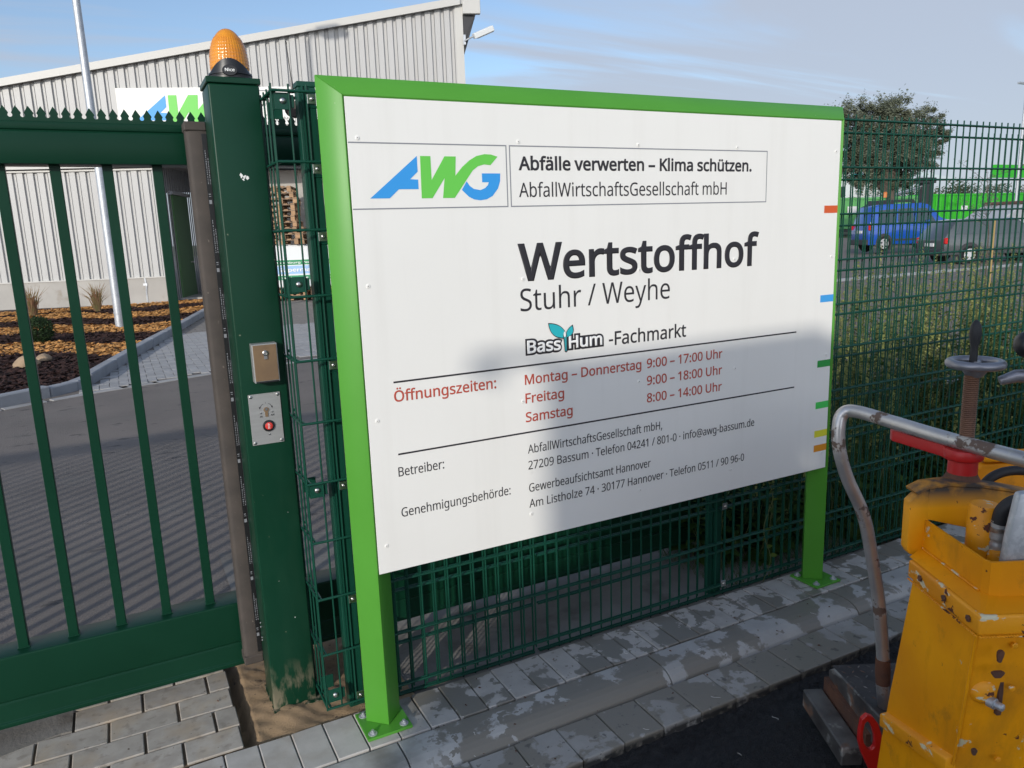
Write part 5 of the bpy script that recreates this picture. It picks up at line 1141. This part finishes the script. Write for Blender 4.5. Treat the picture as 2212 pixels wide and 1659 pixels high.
# orange housing behind
b = MB(); prz = [(1.288, -.06), (1.288, .845), (1.294, .866), (1.308, .876), (2.0, .876), (2.0, -.06)]
b.prism(prz, lambda a, c, h: m3(h, a, c), 2.0, 2.03); b.build('rear_housing', Yw, mc, bevel=.004, seg=2, smooth=40)
b = MB(); mbox(b, 1.99, 2.06, 1.302, 2.0, .884, .899); b.build('housing_lid', Yw, mc, bevel=.003)
# hydraulics
al(MB(), [(.034, .74), (.034, .885), (.030, .893)], (1.665, 1.098)).build('hydraulic_cylinder', Yc, mc, smooth=40)
al(MB(), [(.016, .74), (.018, .76), (.018, .79), (.014, .80)], (1.61, 1.098), 16).build('hose_adapter', Yc, mc, smooth=40)
al(MB(), [(.013, .795), (.0155, .800), (.0155, .812), (.0140, .815), (.0140, .822), (.0165, .825), (.0160, .868)], (1.625, 1.107), 18).build('hose_fitting', MT['alu'], mc, smooth=40)
def spl(pts, n=8):
    out = []
    for i in range(len(pts) - 1):
        p0 = Vector(pts[max(i-1, 0)]); p1 = Vector(pts[i]); p2 = Vector(pts[i+1]); p3 = Vector(pts[min(i+2, len(pts)-1)])
        for k in range(n):
            t = k / n; out.append(.5 * ((2*p1) + (p2-p0)*t + (2*p0-5*p1+4*p2-p3)*t*t + (3*p1-p0-3*p2+p3)*t**3))
    return out + [Vector(pts[-1])]
MB().tube(spl([m3(1.625, 1.107, .862), m3(1.62, 1.112, .895), m3(1.61, 1.132, .917), m3(1.60, 1.158, .912), m3(1.58, 1.182, .875), m3(1.56, 1.20, .80), m3(1.56, 1.21, .72)]), .0165, 14).build('hydraulic_hose', MT['black_rubber'], mc, smooth=60)
MB().tube(spl([m3(1.90, 1.235, .84), m3(1.90, 1.262, .872), m3(1.90, 1.30, .888), m3(1.90, 1.35, .888), m3(1.90, 1.42, .87)]), .0125, 12).build('hydraulic_hose', MT['black_rubber'], mc, smooth=60)
b = MB().prism([(1.066, .975), (1.052, .88), (1.040, .745), (1.24, .73), (1.24, .99)], lambda a, c, h: m3(h, a, c), 1.505, 1.53); b.build('alloy_plate', MT['zinc'], mc, bevel=.008, seg=2, smooth=40)
bo_ = al(MB(), [(.001, 0)], (1.46, 1.0)) if False else None
e0 = Vector(m3(1.485, 1.008, .535))
MB().lathe([(.030, 0), (.026, .010), (.018, .016)], e0, 20, tuple(-mu)).build('boss', Yc, mc, smooth=40)
MB().lathe([(.0125, .012), (.0125, .026), (.0085, .027), (.0085, .042), (.005, .044)], Vector(m3(1.485, 1.014, .515)), 16, tuple(-mu + mv * .5)).build('bolt', MT['zinc'], mc, smooth=40)
b = MB(); mbox(b, 1.476, 1.50, 1.040, 1.053, .475, .56); b.build('slot', MT['rusty'], mc, bevel=.003)
for v, z, w_, h_ in ((1.008, .645, .006, .018), (1.01, .60, .012, .010), (.99, .40, .005, .010)):
    MB().prism([(v + w_ * math.cos(a) * (1 + .25 * math.sin(3 * a)), z + h_ * math.sin(a) * (1 + .2 * math.cos(2 * a))) for a in [2 * PI * i / 14 for i in range(14)]], lambda a, c, h: m3(h + 1.4885 - (c * .108 - .0405) * 1.0, a, c), -.0262, -.02).build('rust_spot', MT['rusty'], mc)
for u_, v_, z_ in ((1.478, 1.06, .55), (1.50, 1.06, .36), (1.472, 1.052, .655)): MB().lathe([(.007, 0), (.007, .004), (.004, .005)], m3(u_ - .012, v_, z_), 6, tuple(-mu)).build('hex_bolt', Yc, mc)
rgm = random.Random(8); wb = MB()
for (ua, va, za), (ub, vb, zb) in (((1.442, .956, .6905), (1.715, .956, .6905)), ((1.4345, .962, .6905), (1.4345, 1.2, .6905)), ((1.52, 1.0035, .754), (1.745, 1.0035, .754))):
    n_ = 40
    for k in range(n_):
        t_ = k / n_; wb.lathe([(.0005, -.0025), (.0032, -.0008), (.0030, .0012), (.0004, .0024)], m3(ua + (ub - ua) * t_ + rgm.uniform(-.0006, .0006), va + (vb - va) * t_, za + (zb - za) * t_), 6)
wb.build('weld_beads', Yc, mc, kind='stuff')
for u_, v_ in ((1.47, .9565), (1.56, .9565), (1.66, .9565)): MB().lathe([(.008, 0), (.008, .003), (.004, .0045)], m3(u_, v_, .715), 6, tuple(-mv)).build('hex_bolt', MT['rusty'], mc)
MB().tube(spl([m3(1.60, 1.20, .752), m3(1.57, 1.17, .775), m3(1.56, 1.13, .79), m3(1.58, 1.09, .775), m3(1.64, 1.06, .76)]), .006, 10).build('cable', MT['black_rubber'], mc, smooth=60)
MB().lathe([(.019, 0), (.019, .010), (.0175, .011)], m3(1.625, 1.107, .842), 18).build('hose_clamp', MT['steel'], mc, smooth=40)
MB().tube([m3(1.459, .969, .688), m3(1.486, .970, .45), m3(1.500, .970, .34)], .0035, 6).build('weld_seam', Yw, mc)
# handrail, step and hook
path = spl([m3(2.1, 1.13, .06), m3(2.1, 1.118, .14), m3(2.1, 1.112, .25), m3(2.1, 1.09, .42), m3(2.1, 1.062, .56), m3(2.1, 1.028, .70), m3(2.1, .975, .815), m3(2.1, .948, .90), m3(2.105, .944, .965), m3(2.11, .955, 1.005), m3(2.09, .982, 1.018), m3(1.98, 1.040, 1.010), m3(1.84, 1.095, 1.004), m3(1.66, 1.165, 1.002), m3(1.45, 1.26, 1.0), m3(1.38, 1.32, .97), m3(1.36, 1.36, .85), m3(1.38, 1.45, .68)], 8)
MB().tube(path, .0185, 18).build('handrail', MT['tubesteel'], mc, smooth=60)
MB().tube([m3(2.1, 1.113, .235), m3(2.1, 1.116, .19), m3(2.1, 1.119, .15)], [.0205, .0225, .021], 16).build('rail_sleeve', MT['rusty'], mc, smooth=60)
stp = MB(); mbox(stp, 1.98, 2.335, 1.068, 1.50, .060, .070); so_ = stp.build('step_plate', MT['checker'], mc, bevel=.002)
b = MB()
for i in range(12):
    for k in range(13):
        cu, cv_ = 2.0 + i * .029, 1.085 + k * .032; a = R(40 if (i + k) % 2 else -40); p = Vector(m3(cu, cv_, .0702)); dd = mu * math.cos(a) + mv * math.sin(a); ee = mv * math.cos(a) - mu * math.sin(a)
        b.add([p - dd * .011, p + ee * .003, p + dd * .011, p - ee * .003, p + Vector((0, 0, .002))], [(0, 1, 4), (1, 2, 4), (2, 3, 4), (3, 0, 4)])
b.build('tread_pattern', MT['dirtysteel'], so_)
b = MB(); b.prism([(1.93, .03), (1.93, .128), (1.96, .135), (2.27, .098), (2.30, .075), (2.30, .0)], lambda a, c, h: m3(a, h, c), 1.040, 1.048); b.build('side_plate', MT['dirtysteel'], mc, bevel=.002)
b = MB(); mbox(b, 2.0, 2.30, .955, 1.02, -.055, .008); b.build('channel_bar', MT['dirtysteel'], mc, bevel=.004)
b = MB(); mbox(b, 2.0, 2.30, 1.025, 1.045, -.02, .05); b.build('channel_web', MT['rusty'], mc)
outr = [(.955, .135), (.960, .172), (.974, .186), (.992, .178), (1.008, .155), (1.02, .12), (1.022, .085), (1.045, .045), (1.06, -.03), (1.015, -.04), (.985, .02), (.965, .065), (.955, .10)]
innr = [(.9665, .135), (.970, .158), (.976, .165), (.984, .158), (.992, .140), (.999, .118), (1.001, .098), (1.000, .084), (.994, .076), (.988, .074), (.978, .084), (.970, .098), (.967, .115)]
b = MB(); n = len(outr)
for u0, fl_ in ((1.90, 0), (1.915, 1)):
    pass
vs = [m3(1.90, *p) for p in outr] + [m3(1.90, *p) for p in innr] + [m3(1.915, *p) for p in outr] + [m3(1.915, *p) for p in innr]
fs = []
for i in range(n):
    j = (i + 1) % n; fs += [(i, j, n+j, n+i), (2*n+i, 3*n+i, 3*n+j, 2*n+j), (i, 2*n+i, 2*n+j, j), (n+i, n+j, 3*n+j, 3*n+i)]
b.add(vs, fs); b.build('tow_hook', MT['redp'], mc, bevel=.002)

# ------------------------------------------------------------------ lorry parked behind the photographer (throws the shade on the sign)
se = math.sin(SUN_EL); ce = math.cos(SUN_EL); TT = 7.0
ZOFF = TT * se; YOFF = 2.14 - .675 * ce * TT; XOFF = -.737 * ce * TT
def lbox(b, x0, x1, d0, d1, z0, z1):
    """x measured where the shade falls on the sign, d = depth away from the sign, z = height of the shade on the sign"""
    return b.box((x0 + XOFF, YOFF - d1, z0), (x1 + XOFF, YOFF - d0, z1))
zr = 1.13 + ZOFF
lr = thing('lorry', (2.6 + XOFF, YOFF - 1.2, 0), 'white tipper lorry parked on the road behind the photographer', 'lorry')
b = MB(); wx0, wx1, wz0, wz1 = 2.20, 2.50, .38 + ZOFF, .63 + ZOFF
lbox(b, 1.21, wx0, 0, .05, 1.1, zr); lbox(b, wx0, wx1, 0, .05, 1.1, wz0); lbox(b, wx0, wx1, 0, .05, wz1, zr); lbox(b, wx1, 3.6, 0, .05, 1.1, zr - .05)
lbox(b, 1.21, 3.6, 2.35, 2.40, 1.1, zr - .3); lbox(b, 1.21, 1.26, .05, 2.35, 1.1, zr - .02); lbox(b, 3.55, 3.6, .05, 2.35, 1.1, zr - .1); lbox(b, 1.26, 3.55, .05, 2.35, 1.1, 1.2)
b.build('tipper_body', MT['truckw'], lr)
b = MB(); lbox(b, .62, 1.20, .02, 2.3, .7, .40 + ZOFF); b.build('cab', MT['truckw'], lr, bevel=.05)
b = MB(); lbox(b, .7, 3.5, .3, 2.1, .6, 1.08); b.build('chassis', MT['dark'], lr)
for x in (1.3, 3.0):
    for d in (.05, 2.1): MB().cyl((x + XOFF, YOFF - d - .25, .5), (x + XOFF, YOFF - d, .5), .5, 24).build('wheel', MT['tyre'], lr)
b = MB(); b.tube([(1.22 + XOFF, YOFF - .02, zr + .02), (1.0 + XOFF, YOFF - .02, zr + .045)], .022, 8).tube([(1.0 + XOFF, YOFF - .02, zr + .045), (.97 + XOFF, YOFF - .02, zr - .03)], .035, 8); b.build('mirror', MT['dark'], lr)

# ------------------------------------------------------------------ small litter: dried roots and white fibres on paving and fresh asphalt
rg = random.Random(44); b = MB()
for i in range(26):
    x = rg.uniform(.6, 2.4); y = rg.uniform(1.2, 2.25); z = .0025 if y > 1.93 else (-.032 if y > 1.75 else -.078)
    if .75 > x and y > 2.05: continue
    a = rg.uniform(0, 2 * PI); pts = [Vector((x, y, z))]
    for k in range(rg.randint(3, 6)): a += rg.uniform(-1.1, 1.1); pts.append(pts[-1] + Vector((math.cos(a), math.sin(a), rg.uniform(-.1, .1))) * rg.uniform(.003, .007))
    b.tube(pts, rg.uniform(.0003, .0005), 4)
tag(b.build('fibres', MT['white_ink']), 'thin pale fibres scattered over the paving and fresh asphalt', 'litter', kind='stuff')
b = MB()
for i in range(60):
    x = rg.uniform(-.5, 3.0); y = rg.uniform(1.8, 2.6) if x < .18 else rg.uniform(1.78, 2.26); z = .002 if y > 1.93 else -.034; s = rg.uniform(.002, .007)
    if .18 < x < .72 and y > 2.05: continue
    p = Vector((x, y, z)); a = rg.uniform(0, PI); d = Vector((math.cos(a), math.sin(a), .1)) * s; e = Vector((-math.sin(a), math.cos(a), 0)) * s * .5
    b.add([p - d, p + e, p + d, p - e, p + Vector((0, 0, s * .6))], [(0, 1, 4), (1, 2, 4), (2, 3, 4), (3, 0, 4)])
tag(b.build('crumbs', MT['rusty']), 'dark crumbs and leaf bits lying on the paving', 'litter', kind='stuff')
